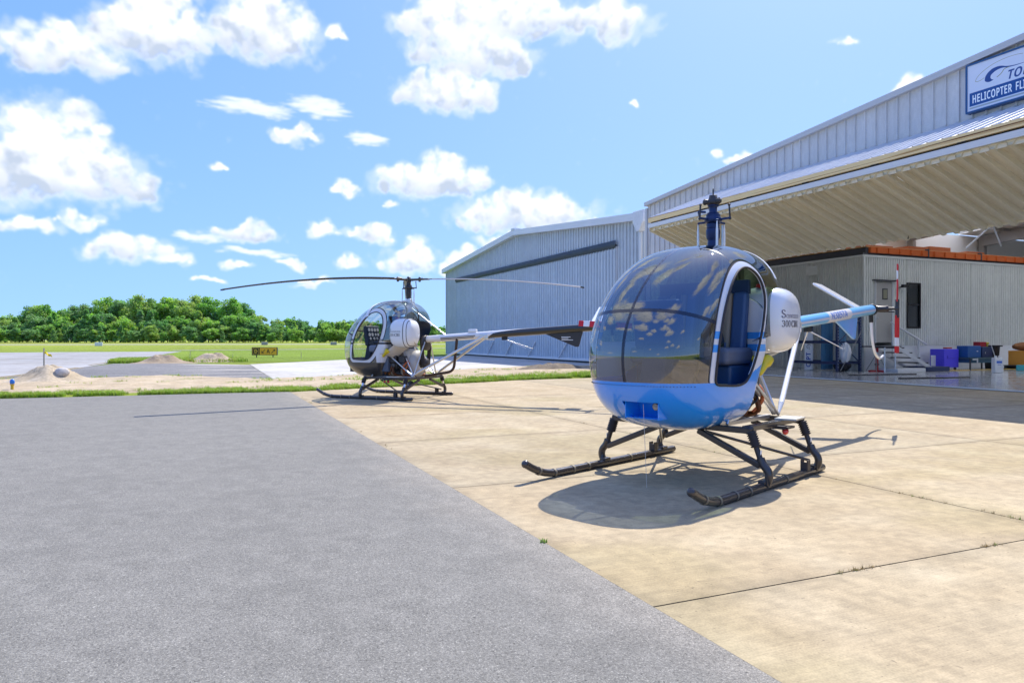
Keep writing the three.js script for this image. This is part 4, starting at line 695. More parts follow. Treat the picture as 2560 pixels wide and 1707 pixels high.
function helicopter(o) {
  const T = thing('helicopter', o.label, 'helicopter', [o.x, 0, o.z], o.turn, 'parked light helicopters'), dy = -o.drop, P = cabinPieces(o.ring, o.sweep), m = o.mats;
  const body = (name, geo, mt, parent = T, label) => { const g = (Array.isArray(geo) ? join(geo) : geo.clone()); g.translate(0, dy, 0); return part(name, g, mt, parent, label); };

  const bodies = (name, list, mt, parent = T) => { let last; for (const g of list) last = body(name, g, mt, parent); return last; };

  // skids, legs and dampers
  for (const s of [1, -1]) {
    const line = [[-0.63, 0.042], [-0.3, 0.042], [0.6, 0.042], [1.3, 0.042], [1.52, 0.046], [1.66, 0.07], [1.78, 0.115], [1.9, 0.175]].map(([x, y]) => K(x, y, 0.86 * s));
    const skid = part('skid', [tube(line, 0.036, 70, 14), ball(0.037, 1.9, 0.175, -0.86 * s), ball(0.036, -0.63, 0.042, -0.86 * s)], HM.blackTube, T);
    for (const [x, y] of [[1.72, 0.09], [1.5, 0.045], [1.22, 0.042], [0.98, 0.042], [0.25, 0.042]]) part('clamp', along(lathe([[0.038, -0.012], [0.041, -0.012], [0.041, 0.012], [0.038, 0.012]], 16), K(x, y, 0.86 * s), K(x + 1, y + (x > 1.6 ? 0.42 : 0), 0.86 * s)), HM.band, skid);
    part('skid_shoe', box(1.9, 0.012, 0.04, 0.45, 0.0065, -0.86 * s, 0.003), HM.darkMetal, skid);
    part('wheel_fitting', [box(0.07, 0.1, 0.012, -0.22, 0.115, -0.83 * s, 0.004), box(0.07, 0.1, 0.012, -0.22, 0.115, -0.89 * s, 0.004), box(0.012, 0.08, 0.06, -0.19, 0.105, -0.86 * s, 0.004)], HM.darkMetal, skid);
    for (const x of [0.68, -0.42]) {
      const top = K(x, 0.53 + dy, 0.735 * s), low = K(x, 0.265, 0.83 * s), knee = K(x, 0.2, 0.84 * s);
      const leg = part('leg', [tube([K(x, 0.05, 0.87 * s), K(x, 0.11, 0.905 * s), K(x, 0.17, 0.9 * s), K(x, 0.235, 0.85 * s), K(x, 0.28, 0.83 * s)], 0.036, 24, 12), beam(K(x, 0.215, 0.83 * s), K(x, 0.475 + dy, 0.22 * s), 0.05, 0.055, 0.012), box(0.1, 0.035, 0.07, x, 0.078, -0.86 * s, 0.01), box(0.075, 0.1, 0.025, x, 0.1, -0.9 * s, 0.01)], HM.blackTube, T);
      const d = top.clone().sub(low), L = d.length(), u = d.clone().normalize(), at = (t) => low.clone().addScaledVector(u, L * t);
      const dam = part('damper', [rod(at(0), at(0.52), 0.023), ball(0.034, low.x, low.y, low.z), rod(at(0.9), at(1), 0.022), ball(0.032, top.x, top.y, top.z)], HM.darkMetal, T);
      part('bellows', along(bellows.clone().scale(1, L * 0.5, 1), at(0.42), at(1)), HM.rubber, dam); part('piston', rod(at(0.05), at(0.4), 0.0245), o.label2 ? HM.chrome : HM.darkMetal, dam); part('data_plate', box(0.026, 0.045, 0.004).translate(at(0.24).x, at(0.24).y, at(0.24).z - 0.027 * s), HM.whitePaint, dam);
    }
    part('brace', rod(K(0.6, 0.46 + dy, 0.25 * s), K(-0.36, 0.14, 0.84 * s), 0.014), HM.blackTube, T);
    body('side_beam', [beam(K(0.7, 0.53, 0.7 * s), K(-0.45, 0.53, 0.7 * s), 0.075, 0.05, 0.008)], HM.blackTube); body('inner_beam', beam(K(0.66, 0.535, 0.4 * s), K(-0.42, 0.535, 0.4 * s), 0.05, 0.04, 0.006), HM.silver);
    // A-frame tubes above the gear
    bodies('frame_tube', [rod(K(0.66, 0.55, 0.5 * s), K(0.26, 1.05, 0.47 * s), 0.015), rod(K(0.2, 1.02, 0.46 * s), K(-0.43, 0.56, 0.5 * s), 0.016), rod(K(0.24, 1.03, 0.44 * s), K(-0.43, 0.56, 0.44 * s), 0.012), rod(K(-0.43, 0.56, 0.48 * s), K(-0.5, 1.32, 0.12 * s), 0.015), rod(K(-0.43, 0.56, 0.46 * s), K(0.0, 1.2, 0.3 * s), 0.012)], HM.silver);
    body('boom_strut', [rod(K(-0.43, 0.57, 0.5 * s), K(-0.55, 0.66, 0.475 * s), 0.012, 0.027), rod(K(-0.55, 0.66, 0.475 * s), K(-1.88, 1.4, 0.1 * s), 0.028), rod(K(-1.88, 1.4, 0.1 * s), K(-2.02, 1.47, 0.07 * s), 0.028, 0.012)], m.strut);
  }
  for (const x of [0.68, -0.42]) body('cross_beam', beam(K(x, 0.515, -0.76), K(x, 0.515, 0.76), 0.06, 0.055, 0.01), HM.blackTube);
  body('belly_frame', [box(0.9, 0.05, 0.08, 0.2, 0.5, 0.2), box(0.9, 0.05, 0.08, 0.2, 0.5, -0.2), box(0.06, 0.05, 0.5, -0.2, 0.5, 0)], HM.blackTube);
  const bc = body('beacon', [box(0.16, 0.02, 0.14, 0.06, 0.498, -0.77), box(0.05, 0.03, 0.2, 0.14, 0.5, -0.72)], HM.darkMetal); bodies('beacon_lens', [ball(0.032, 0.03, 0.455, -0.77), ball(0.028, 0.1, 0.458, -0.8)], HM.lens, bc);
  body('nav_plate', box(0.3, 0.015, 0.2, -0.05, 0.565, -0.76).rotateY(0.1), HM.silver);

  // cabin shell
  body('lower_hull', thick(join([P.hull, P.rearHull]), 0.006), m.hull);
  const well = body('light_well', surface((u, v) => { const y = lerp(0.63, 0.78, v), z = lerp(-0.07, 0.27, u); return V(1.2 + 0.05 * v, y, -z); }, 2, 2), m.well);
  bodies('well_side', [box(0.26, 0.005, 0.33, 1.31, 0.782, -0.1), box(0.26, 0.15, 0.005, 1.31, 0.705, 0.068), box(0.26, 0.15, 0.005, 1.31, 0.705, -0.27), box(0.2, 0.005, 0.33, 1.28, 0.63, -0.1)], m.well, well);
  const lamp = body('landing_light', along(lathe([[0.001, 0], [0.025, 0], [0.034, 0.06], [0.03, 0.064]], 20), V(1.25, 0.742, -0.16), V(1.6, 0.68, -0.16)), HM.darkMetal); body('lamp_lens', along(lathe([[0.001, 0.066], [0.03, 0.063]], 20), V(1.25, 0.742, -0.16), V(1.6, 0.68, -0.16)), HM.glassLens, lamp);
  const stripes = m.stripes, bands = [];
  let ring = P.ring, rear = P.rearFrame;
  for (const [y0, y1, mt] of stripes) { const f = (x, y) => Math.abs(y - (y0 + y1) / 2) - (y1 - y0) / 2, a = cut(ring, f), b = cut(rear, f); bands.push([join([a[0], b[0]]), mt]); ring = a[1]; rear = b[1]; }
  const fr = body('door_frame', thick(join([ring, rear]), 0.016), m.frame);
  for (const [g, mt] of bands) body('stripe', thick(g, 0.0165), mt, fr);
  body('door_seal', lift(P.seal, 0.008), HM.rubber);
  for (const s of [1, -1]) body('door_edge', tube(doorLine.filter((_, i) => i % 2 === 0).map((p) => { const dx = p.x - POD.cx, dyy = p.y - POD.cy; let lo = 0, hi = POD.w; for (let i = 0; i < 30; i++) { const z = (lo + hi) / 2, k = Math.max(0, 1 - (z / POD.w) ** 3) ** (1 / 3); const out = (dx > 0 ? Math.abs(dx) / k : Math.abs(dx) / k ** 0.16), oy = dyy > 0 ? dyy / k ** 0.8 : dyy / k ** 0.72; if (outside(POD.cx + Math.sign(dx) * out, POD.cy + oy)) hi = z; else lo = z; } return K(p.x, p.y, s * (lo + 0.006)); }), 0.011, 160, 8, true), m.edge);
  if (o.addedStarboardDoor) { const d = body('door', thick(P.addedDoorPanel, 0.012), m.frame, T, 'added white lower door panel on the unseen far side, darkening the cabin'); body('added_door_sill', thick(P.addedDoorSill, 0.012), m.hull, d); body('added_door_window', P.addedDoorWindow, m.roofGlass, d); }  // unseen door, added to block daylight so the cabin behind the glass stays dark
  body('firewall', P.firewall, HM.vinylBlue);
  const pane = (name, g, mt) => body(name, g, mt);
  for (const g of P.lower) pane('chin_window', g, m.chin); for (const g of P.upper) pane('windscreen', g, m.screen); for (const g of P.roof) pane('roof_window', g, m.roofGlass);
  body('window_strip', thick(P.seam, 0.008), m.seam); body('roof_spine', thick(P.roofRib, 0.007), m.seam);
  const riv = []; for (const p of P.rivets) { const q = podAt(p, 0.5); riv.push(ball(0.0035, q.x + 0.003, q.y + 0.003, 0, 1, 1, 1, 6)); }
  for (let i = 0; i <= 44; i++) { const v = 0.2 + 0.6 * (i / 44); let lo = 0.1, hi = 0.36; for (let k = 0; k < 24; k++) { const t = (lo + hi) / 2; if (podAt(noseLine.getPoint(t), v).y < 0.925) lo = t; else hi = t; } const q = podAt(noseLine.getPoint(lo), v), n = V(q.x - 0.55, 0, q.z).normalize(); q.addScaledVector(n, 0.006); if (doorDistance(q.x, q.y) > 0.1 || Math.abs(q.z) < 0.3) riv.push(ball(0.0042, q.x, q.y, q.z, 1, 1, 1, 6)); }
  body('rivet', riv, HM.darkMetal);
  // raised band over the roof
  const rb = o.roofBand, arc = []; for (let i = 0; i <= 26; i++) { const v = lerp(0.5, rb.v, i / 26); arc.push(v); }
  const band = surface((u, w) => { const t = lerp(rb.t0, rb.t1, u) + (w - 0.5) * rb.w, v = lerp(rb.v0 ?? 0.5, rb.v, u), q = podAt(noseLine.getPoint(t), v), n = V(q.x - 0.45, q.y - 1.3, q.z * 0.9).normalize(); return q.addScaledVector(n, 0.014 + 0.012 * Math.sin(w * Math.PI)); }, 30, 6);
  const band2 = band.clone(); band2.scale(1, 1, -1); band2.computeVertexNormals();
  body('roof_band', [band, band2], HM.whitePaint);
  if (o.roofHatch) { const hatch = surface((u, w) => { const q = podAt(noseLine.getPoint(lerp(0.73, 0.85, u)), lerp(0.36, 0.64, w)); q.y += 0.02; return q; }, 14, 10); body('roof_hatch', thick(hatch, 0.02), HM.whitePaint); }

  // cabin inside
  body('cabin_floor', box(0.62, 0.03, 0.78, 0.84, 0.66, 0), HM.carpet);
  const seat = body('seat_base', [box(0.42, 0.44, 1.04, 0.42, 0.87, 0, 0.03)], m.seatBase);
  bodies('seat_cushion', [box(0.54, 0.16, 0.52, 0.46, 1.17, 0.28, 0.05), box(0.54, 0.16, 0.52, 0.46, 1.17, -0.28, 0.05)], m.cushion, seat);
  for (const s of [1, -1]) for (const [z, w, mt] of [[0.095, 0.1, m.backSide], [0.25, 0.2, m.backMid], [0.425, 0.145, m.backSide]]) { const g = new RoundedBoxGeometry(0.1, 0.58, w, 3, 0.035); g.rotateZ(0.14); g.translate(0.265, 1.49, -z * s); body('seat_back', g, mt, seat); }
  for (const s of [1, -1]) { bodies('seat_belt', [beam(K(0.25, 1.84, 0.24 * s), K(0.35, 1.56, 0.22 * s), 0.05, 0.006), beam(K(0.35, 1.56, 0.22 * s), K(0.41, 1.26, 0.16 * s), 0.045, 0.006), beam(K(0.35, 1.56, 0.23 * s), K(0.41, 1.26, 0.33 * s), 0.045, 0.006)], HM.belt, seat); bodies('buckle', [box(0.03, 0.05, 0.06, 0.43, 1.27, -0.16 * s), box(0.03, 0.05, 0.06, 0.43, 1.27, -0.33 * s)], HM.chrome, seat); }
  body('head_panel', box(0.04, 0.14, 1.0, 0.2, 1.83, 0, 0.01), HM.vinylBlue);
  const con = body('console', [beam(K(1.12, 0.69, 0), K(1.0, 1.26, 0), 0.26, 0.16, 0.03)], m.panel);
  const pg = new RoundedBoxGeometry(0.1, 0.46, 0.5, 2, 0.03); pg.rotateZ(-0.14); pg.translate(1.02, 1.46, 0); body('instrument_panel', pg, m.panel, con);
  const gs = []; for (const [y, z, r] of [[1.48, -0.16, 0.04], [1.48, -0.05, 0.04], [1.48, 0.06, 0.04], [1.48, 0.17, 0.04], [1.37, -0.16, 0.04], [1.37, -0.05, 0.04], [1.37, 0.07, 0.03], [1.28, -0.14, 0.03], [1.28, 0, 0.03], [1.37, 0.17, 0.035], [1.28, 0.12, 0.03]]) { const g = new THREE.CylinderGeometry(r, r, 0.012, 18); g.rotateZ(Math.PI / 2 - 0.14); g.translate(0.965 + (y - 1.34) * 0.14, y + 0.12, z); gs.push(g); } bodies('gauge', gs, HM.gauge, con);
  for (const s of [1, -1]) { const st = body('cyclic_stick', tube([K(0.86, 0.68, 0.26 * s), K(0.82, 0.95, 0.26 * s), K(0.74, 1.1, 0.26 * s), K(0.76, 1.25, 0.26 * s)], 0.014), HM.black); body('grip', along(lathe([[0.001, 0], [0.022, 0.01], [0.02, 0.1], [0.001, 0.11]], 12), K(0.76, 1.22, 0.26 * s), K(0.79, 1.4, 0.26 * s)), HM.black, st); bodies('pedal', [box(0.02, 0.12, 0.08, 1.2, 0.76, -0.18 * s), box(0.02, 0.12, 0.08, 1.2, 0.76, -0.36 * s)], HM.darkMetal); }
  if (o.bag) body('seat_bag', box(0.1, 0.2, 0.16, 0.62, 0.93, -0.42, 0.02), HM.yellow);
  if (o.headset) body('headset', [tube([K(0.42, 1.34, 0.34), K(0.42, 1.56, 0.3), K(0.42, 1.34, 0.26)], 0.03), ball(0.05, 0.44, 1.31, -0.34), ball(0.05, 0.44, 1.31, -0.26)], HM.leather);

  // fuel tank on the port side, behind the door
  const tk = { x: o.tankX, y: 1.515, z: 0.5, a: o.tankA, b: 0.325, c: 0.285 }, pw = (q, e) => Math.sign(q) * Math.abs(q) ** e;
  const tank = body('fuel_tank', surface((u, v) => { const a = u * Math.PI * 2, f = (v - 0.5) * Math.PI, e = 0.72, c = pw(Math.cos(f), 0.66); return K(tk.x + tk.a * pw(Math.cos(a), e) * c, tk.y + tk.b * pw(Math.sin(a), e) * c, tk.z + tk.c * pw(Math.sin(f), 0.66)); }, 72, 44), m.tank);
  { // lettering on the curved face
    const face = (x, y) => { // follow the same surface outwards
      const ax = (x - tk.x) / tk.a, ay = (y - tk.y) / tk.b, r = Math.abs(ax) ** (2 / 0.72) + Math.abs(ay) ** (2 / 0.72), c = Math.min(1, r ** 0.36), cf = c ** (1 / 0.66); return tk.z + tk.c * Math.max(0, 1 - cf * cf) ** (0.66 / 2); };
    const g = surface((u, v) => { const x = lerp(0.235, -0.125, u) + tk.x, y = lerp(1.42, 1.62, v); return K(x, y, face(x, y) + 0.0025); }, 20, 12);
    body('tank_lettering', g, new THREE.MeshPhysicalMaterial({ map: o.tankPrint, transparent: true, roughness: 0.3, side: THREE.DoubleSide }), tank);
  }
  body('filler_cap', along(lathe([[0.001, 0.03], [0.04, 0.03], [0.045, 0]], 16), K(-0.02, 1.835, 0.5), K(-0.02, 2, 0.5)), HM.red, tank);
  if (o.skirt) {
    for (const x of [tk.x - 0.13, tk.x - 0.2]) { const e = 0.72; const s = []; for (let i = 0; i <= 60; i++) { const a = i / 60 * Math.PI * 2; s.push(a); } const k = Math.max(0, 1 - Math.abs((x - tk.x) / tk.a) ** 2.7); const g = tube(s.slice(0, -1).map((a) => K(x, tk.y + (tk.b * k ** 0.36 + 0.004) * pw(Math.sin(a), 0.7), tk.z + (tk.c * k ** 0.36 + 0.004) * pw(Math.cos(a), 0.7))), 0.008, 90, 6, true); body('tank_strap', g, HM.black, tank); }
    body('tank_skirt', thick(surface((u, v) => { const x = lerp(0.33, -0.5, u), top = lerp(1.06, 1.42, smooth(0, 0.8, u)); return K(x, lerp(top - lerp(0.03, 0.2, smooth(0, 0.3, u)), top, v), 0.66 - 0.28 * (1 - v) ** 2 - 0.06 * u); }, 24, 10), 0.008), HM.cream);
  } else bodies('tank_cradle', [tube([K(0.2, 1.2, 0.4), K(0.0, 1.16, 0.55), K(-0.3, 1.26, 0.6), K(-0.5, 1.42, 0.45)], 0.014), tube([K(0.2, 1.18, 0.3), K(-0.1, 1.15, 0.35), K(-0.5, 1.3, 0.25)], 0.014)], HM.silver);
  body('yellow_cap', [along(lathe([[0.001, 0], [0.03, 0.005], [0.036, 0.12], [0.055, 0.15], [0.055, 0.21], [0.001, 0.22]], 18), K(0.27, 1.0, 0.62), K(0.02, 1.24, 0.66)), ball(0.045, 0.2, 1.14, -0.55, 1.2, 0.8, 0.8)], HM.yellow);

  // engine bay
  const eng = body('engine', [box(0.56, 0.3, 0.3, 0.02, 0.78, 0, 0.03), box(0.2, 0.2, 0.24, 0.33, 0.8, 0, 0.03), box(0.4, 0.12, 0.5, 0.0, 0.6, 0, 0.02)], HM.engine);
  for (const s of [1, -1]) for (const x of [0.18, -0.1]) {
    const fins = []; for (let i = 0; i < 9; i++) fins.push([0.055, i * 0.024], [0.082, i * 0.024 + 0.004], [0.082, i * 0.024 + 0.012], [0.055, i * 0.024 + 0.016]);
    body('cylinder', along(lathe([[0.001, 0], ...fins, [0.07, 0.23], [0.06, 0.27], [0.001, 0.275]], 18), K(x, 0.8, 0.14 * s), K(x, 0.8, s)), HM.engine, eng);
    body('intake_pipe', tube([K(x + 0.02, 0.62, 0.1 * s), K(x + 0.05, 0.6, 0.3 * s), K(x + 0.03, 0.72, 0.4 * s)], 0.026), HM.tan, eng);
    body('exhaust_pipe', tube([K(x - 0.02, 0.76, 0.4 * s), K(x - 0.05, 0.63, 0.42 * s), K(x - 0.12, 0.57, 0.3 * s), K(-0.25, 0.58, 0.12 * s)], 0.027), HM.brown, eng);
  }
  bodies('exhaust_collector', [tube([K(0.36, 0.96, 0.3), K(0.3, 0.84, 0.4), K(0.34, 0.68, 0.42), K(0.44, 0.58, 0.34)], 0.034), tube([K(0.24, 0.9, 0.28), K(0.2, 0.74, 0.4), K(0.3, 0.6, 0.36)], 0.03)], HM.exhaustHot);
  bodies('air_box', [box(0.2, 0.2, 0.16, 0.14, 0.95, -0.38, 0.03), box(0.16, 0.16, 0.14, -0.08, 0.93, -0.36, 0.02)], HM.darkMetal);
  bodies('oil_hose', [tube([K(-0.14, 0.62, 0.4), K(-0.16, 0.78, 0.46), K(-0.22, 0.9, 0.36)], 0.016), tube([K(-0.1, 0.6, 0.38), K(-0.2, 0.72, 0.44), K(-0.26, 0.86, 0.36)], 0.014)], HM.orangeHose);
  bodies('wiring', [0, 1, 2, 3].map((i) => tube([K(0.34 - i * 0.1, 0.62, 0.34), K(0.28 - i * 0.12, 0.74, 0.44), K(0.3 - i * 0.13, 0.88, 0.3), K(0.26 - i * 0.1, 0.98, 0.36)], 0.008)), i_black());
  const fan = body('fan_shroud', [along(lathe([[0.1, 0], [0.27, 0.0], [0.3, 0.06], [0.29, 0.16], [0.2, 0.22], [0.12, 0.22], [0.1, 0.2]], 32), K(-0.14, 0.84, 0.02), K(-0.5, 0.84, 0.02)), box(0.2, 0.42, 0.3, -0.12, 0.96, -0.16, 0.07)], HM.shroud);
  body('fan_wheel', along(lathe([[0.001, 0.16], [0.05, 0.19], [0.11, 0.15]], 20), K(-0.14, 0.84, 0.02), K(-0.5, 0.84, 0.02)), HM.darkMetal, fan);
  const drv = body('belt_drive', [along(lathe([[0.001, 0], [0.17, 0], [0.17, 0.1], [0.001, 0.1]], 28), K(-0.4, 1.3, 0), K(-0.6, 1.3, 0)), along(lathe([[0.001, 0], [0.11, 0], [0.11, 0.1], [0.001, 0.1]], 24), K(-0.4, 0.84, 0), K(-0.6, 0.84, 0))], HM.darkMetal); bodies('belt', [beam(K(-0.45, 0.84, 0.11), K(-0.45, 1.3, 0.17), 0.02, 0.09), beam(K(-0.45, 0.84, -0.11), K(-0.45, 1.3, -0.17), 0.02, 0.09)], HM.rubber, drv);
  body('gearbox', [along(lathe([[0.001, 0], [0.14, 0], [0.17, 0.1], [0.15, 0.3], [0.09, 0.42], [0.001, 0.42]], 26), K(0, 1.36, 0), K(0, 2, 0))], HM.engine);
  body('oil_tank', box(0.16, 0.22, 0.12, 0.22, 1.12, -0.28, 0.03), HM.engine);
  if (o.rearPipe) { body('tail_pipe', tube([K(-0.5, 0.56, 0.1), K(-0.85, 0.62, 0.06), K(-1.13, 0.68, 0.05), K(-1.2, 0.76, 0.05), K(-1.23, 0.95, 0.05), K(-1.28, 1.42, 0.04)], 0.03, 60, 12), mat([0.07, 0.04, 0.025], 0.45, { metalness: 0.4 })); const ll = body('landing_lamp', ball(0.07, -0.32, 0.4, -0.42, 1, 1, 1), HM.darkMetal); body('lamp_lens', ball(0.055, -0.29, 0.38, -0.44), HM.glassLens, ll); }

  // mast, swash plate and rotor head
  const mast = body('mast', [lathe([[0.001, 1.7], [0.062, 1.7], [0.058, 2.3], [0.052, 2.35]], 24)], m.mast);
  if (o.mastFairing) body('mast_fairing', box(0.15, 0.5, 0.12, 0, 2.06, 0, 0.03), HM.whitePaint, mast);
  const head = body('swash_plate', [lathe([[0.05, 2.33], [0.068, 2.37], [0.072, 2.44], [0.066, 2.455], [0.066, 2.46]], 20), lathe([[0.058, 2.46], [0.07, 2.47], [0.058, 2.478], [0.07, 2.488], [0.058, 2.496], [0.07, 2.506], [0.058, 2.514]], 24), lathe([[0.05, 2.514], [0.075, 2.52], [0.088, 2.535], [0.088, 2.56], [0.075, 2.575], [0.07, 2.59], [0.074, 2.6], [0.056, 2.61], [0.064, 2.617], [0.04, 2.63], [0.04, 2.68], [0.055, 2.685], [0.055, 2.7], [0.045, 2.705]], 24)], m.head);
  for (let i = 0; i < 3; i++) { const a = o.headTurn + i * 2.094, c = Math.cos(a), s = Math.sin(a), c2 = Math.cos(a + 1.0), s2 = Math.sin(a + 1.0); bodies('swash_arm', [beam(V(c * 0.06, 2.55, s * 0.06), V(c * 0.18, 2.555, s * 0.18), 0.03, 0.022, 0.005), beam(V(c2 * 0.06, 2.53, s2 * 0.06), V(c2 * 0.16, 2.525, s2 * 0.16), 0.026, 0.02, 0.005)], m.head, head); body('pitch_link', [rod(V(c * 0.175, 2.55, s * 0.175), V(c * 0.165, 2.69, s * 0.165), 0.009), ball(0.014, c * 0.165, 2.69, s * 0.165), ball(0.014, c * 0.175, 2.55, s * 0.175)], m.link, head); body('control_tube', [rod(V(c2 * 0.155, 2.18, s2 * 0.155), V(c2 * 0.155, 2.42, s2 * 0.155), 0.0125), rod(V(c2 * 0.155, 2.42, s2 * 0.155), V(c2 * 0.155, 2.52, s2 * 0.155), 0.0125, 0.005)], HM.whitePaint, head); }
  body('scissor_link', [beam(V(0.05, 2.63, 0.06), V(0.12, 2.63, 0.1), 0.02, 0.02), beam(V(0.12, 2.63, 0.1), V(0.1, 2.555, 0.09), 0.014, 0.014)], m.head, head);
  const hub = body('rotor_hub', [lathe([[0.03, 2.7], [0.06, 2.705], [0.07, 2.73], [0.055, 2.76], [0.045, 2.765], [0.04, 2.8], [0.001, 2.805]], 22)], m.hub);
  for (let i = 0; i < 3; i++) { const a = o.headTurn + 0.5 + i * 2.094, c = Math.cos(a), s = Math.sin(a); body('hub_arm', [beam(V(c * 0.03, 2.732, s * 0.03), V(c * 0.105, 2.732, s * 0.105), 0.055, 0.05, 0.018), along(lathe([[0.001, -0.03], [0.012, -0.03], [0.012, 0.03], [0.001, 0.03]], 10), V(c * 0.085, 2.732, s * 0.085), V(c * 0.085, 3, s * 0.085))], m.hub, hub); }
  if (o.eye) { const e = new THREE.TorusGeometry(0.022, 0.006, 10, 24); e.scale(0.8, 1.35, 1); e.rotateY(0.6); e.translate(0, 2.838, 0); body('lifting_eye', e, HM.darkMetal, hub); }
  for (const [psi, droop] of o.blades) {
    const dir = V(Math.cos(psi), 0, -Math.sin(psi)), side = V(-Math.sin(psi), 0, -Math.cos(psi)), r0 = 0.42, r1 = 4.09;
    const prof = [[-0.25, 0.004], [-0.2, 0.5], [0, 0.95], [0.2, 0.75], [0.75, 0.04], [0.2, -0.45], [0, -0.5], [-0.2, -0.35], [-0.25, 0.004]];
    const at = (r, q, tw = 0) => { const t = (r - 0.2) / 3.9, p = dir.clone().multiplyScalar(r).addScaledVector(side, q[0] * 0.171); p.y = 2.732 - droop * t * t + q[1] * 0.017 + q[0] * 0.171 * (0.2 - 0.1 * t); return p; };
    const bl = body('rotor_blade', surface((u, v) => { const i = v * (prof.length - 1), k = Math.min(prof.length - 2, Math.floor(i)), f = i - k; return at(lerp(r0, r1, u), [lerp(prof[k][0], prof[k + 1][0], f), lerp(prof[k][1], prof[k + 1][1], f)]); }, 30, 8), m.blade);
    body('leading_edge', surface((u, v) => at(lerp(r0 + 0.2, r1, u), [lerp(-0.262, -0.17, Math.abs(v - 0.5) * 2), lerp(-0.6, 0.75, v)]), 30, 6), m.bladeEdge, bl);
    body('tip_cap', box(0.03, 0.026, 0.18).rotateY(psi).translate(dir.x * r1 + side.x * 0.04, 2.732 - droop, dir.z * r1 + side.z * 0.04), HM.black, bl);
    body('blade_grip', [beam(at(0.06, [0, 0]), at(0.3, [0, 0]), 0.07, 0.05, 0.012), beam(at(0.26, [0.1, 0]), at(0.5, [0.15, 0]), 0.1, 0.035, 0.01), along(lathe([[0.001, -0.055], [0.022, -0.055], [0.03, -0.03], [0.03, 0.03], [0.022, 0.055], [0.001, 0.055]], 14), at(0.28, [0, 0]), at(0.28, [0, 30])), along(lathe([[0.001, -0.03], [0.028, -0.02], [0.028, 0.1], [0.001, 0.11]], 14), at(0.24, [0.35, 0]), at(0.45, [0.4, 0]))], m.grip, bl);
  }
  bodies('mast_brace', [rod(K(-0.05, 2.1, 0), K(-0.98, 1.46, 0), 0.016), rod(K(-0.1, 2.5, 0.05), K(-0.1, 1.75, 0.05), 0.01)], HM.silver);

  // tail boom, fin, stabiliser and tail rotor
  const b0 = V(-0.44, 1.38, 0), b1 = V(-4.8, o.boomEnd, 0), bd = b1.clone().sub(b0).normalize(), R0 = 0.077;
  const boom = body('tail_boom', surface((u, v) => { const a = v * Math.PI * 2, p = b0.clone().lerp(b1, u); p.addScaledVector(V(-bd.y, bd.x, 0), Math.cos(a) * R0 * 1).add(V(0, 0, -Math.sin(a) * R0)); return p; }, 60, 32), new THREE.MeshPhysicalMaterial({ map: o.boomPrint, roughness: 0.28, clearcoat: 0.8, clearcoatRoughness: 0.1, side: THREE.DoubleSide }));
  const boomY = (x) => 1.38 + (x + 0.44) * (1.38 - o.boomEnd) / 4.36, ty = o.boomEnd + 0.01;
  body('cluster_fitting', [box(0.22, 0.14, 0.16, -1.95, boomY(-1.95) - 0.03, 0, 0.03), box(0.14, 0.03, 0.06, -2.1, boomY(-2.1) - 0.1, 0, 0.01)], m.fitting);
  const fs = new THREE.Shape(); fs.moveTo(-3.34, boomY(-3.34) - 0.06); fs.lineTo(-4.0, boomY(-4) - 0.355); fs.quadraticCurveTo(-4.08, boomY(-4) - 0.38, -4.09, boomY(-4) - 0.35); fs.lineTo(-4.18, boomY(-4.18) - 0.05); fs.closePath();
  const fg = new THREE.ExtrudeGeometry(fs, { depth: 0.016, bevelEnabled: true, bevelSize: 0.008, bevelThickness: 0.008, bevelSegments: 2 }); fg.translate(0, 0, -0.008);
  const fin = body('ventral_fin', fg, m.fin);
  if (o.finMarks) bodies('marking', [box(0.2, 0.012, 0.004, -3.82, boomY(-3.8) - 0.16, -0.02), box(0.15, 0.012, 0.004, -3.8, boomY(-3.8) - 0.19, -0.02), box(0.25, 0.012, 0.004, -3.85, boomY(-3.8) - 0.22, -0.02)], HM.whitePaint, fin);
  body('stabiliser', [beam(K(-4.45, boomY(-4.45) + 0.04, -0.06), K(-4.45, ty + 0.39, -0.68), 0.3, 0.035, 0.0165), ball(0.05, -4.45, ty + 0.39, 0.68, 3, 0.36, 0.4)], m.stab);
  body('boom_end_ring', along(lathe([[0.05, 0], [0.085, 0.0], [0.088, 0.02], [0.088, 0.06], [0.06, 0.075], [0.001, 0.08]], 28), V(-4.77, boomY(-4.77), 0), V(-6, boomY(-6), 0)), HM.black);
  const gb = body('tail_gearbox', [along(lathe([[0.001, -0.05], [0.06, -0.04], [0.065, 0.03], [0.045, 0.09], [0.04, 0.19], [0.05, 0.2], [0.05, 0.215], [0.022, 0.23], [0.018, 0.34], [0.001, 0.34]], 24), K(-4.87, ty, 0), K(-4.87, ty, 1)), beam(K(-4.9, ty - 0.04, 0.06), K(-4.88, ty - 0.05, 0.3), 0.014, 0.016)], HM.darkMetal);
  const tz = 0.34, th = o.tailAngle, tr = body('tail_rotor', [along(lathe([[0.001, -0.03], [0.03, -0.03], [0.035, 0.02], [0.001, 0.03]], 16), K(-4.87, ty, tz), K(-4.87, ty, 1)), beam(V(-4.87 - Math.cos(th) * 0.14, ty - Math.sin(th) * 0.14, -tz), V(-4.87 + Math.cos(th) * 0.14, ty + Math.sin(th) * 0.14, -tz), 0.05, 0.05, 0.015)], HM.darkMetal);
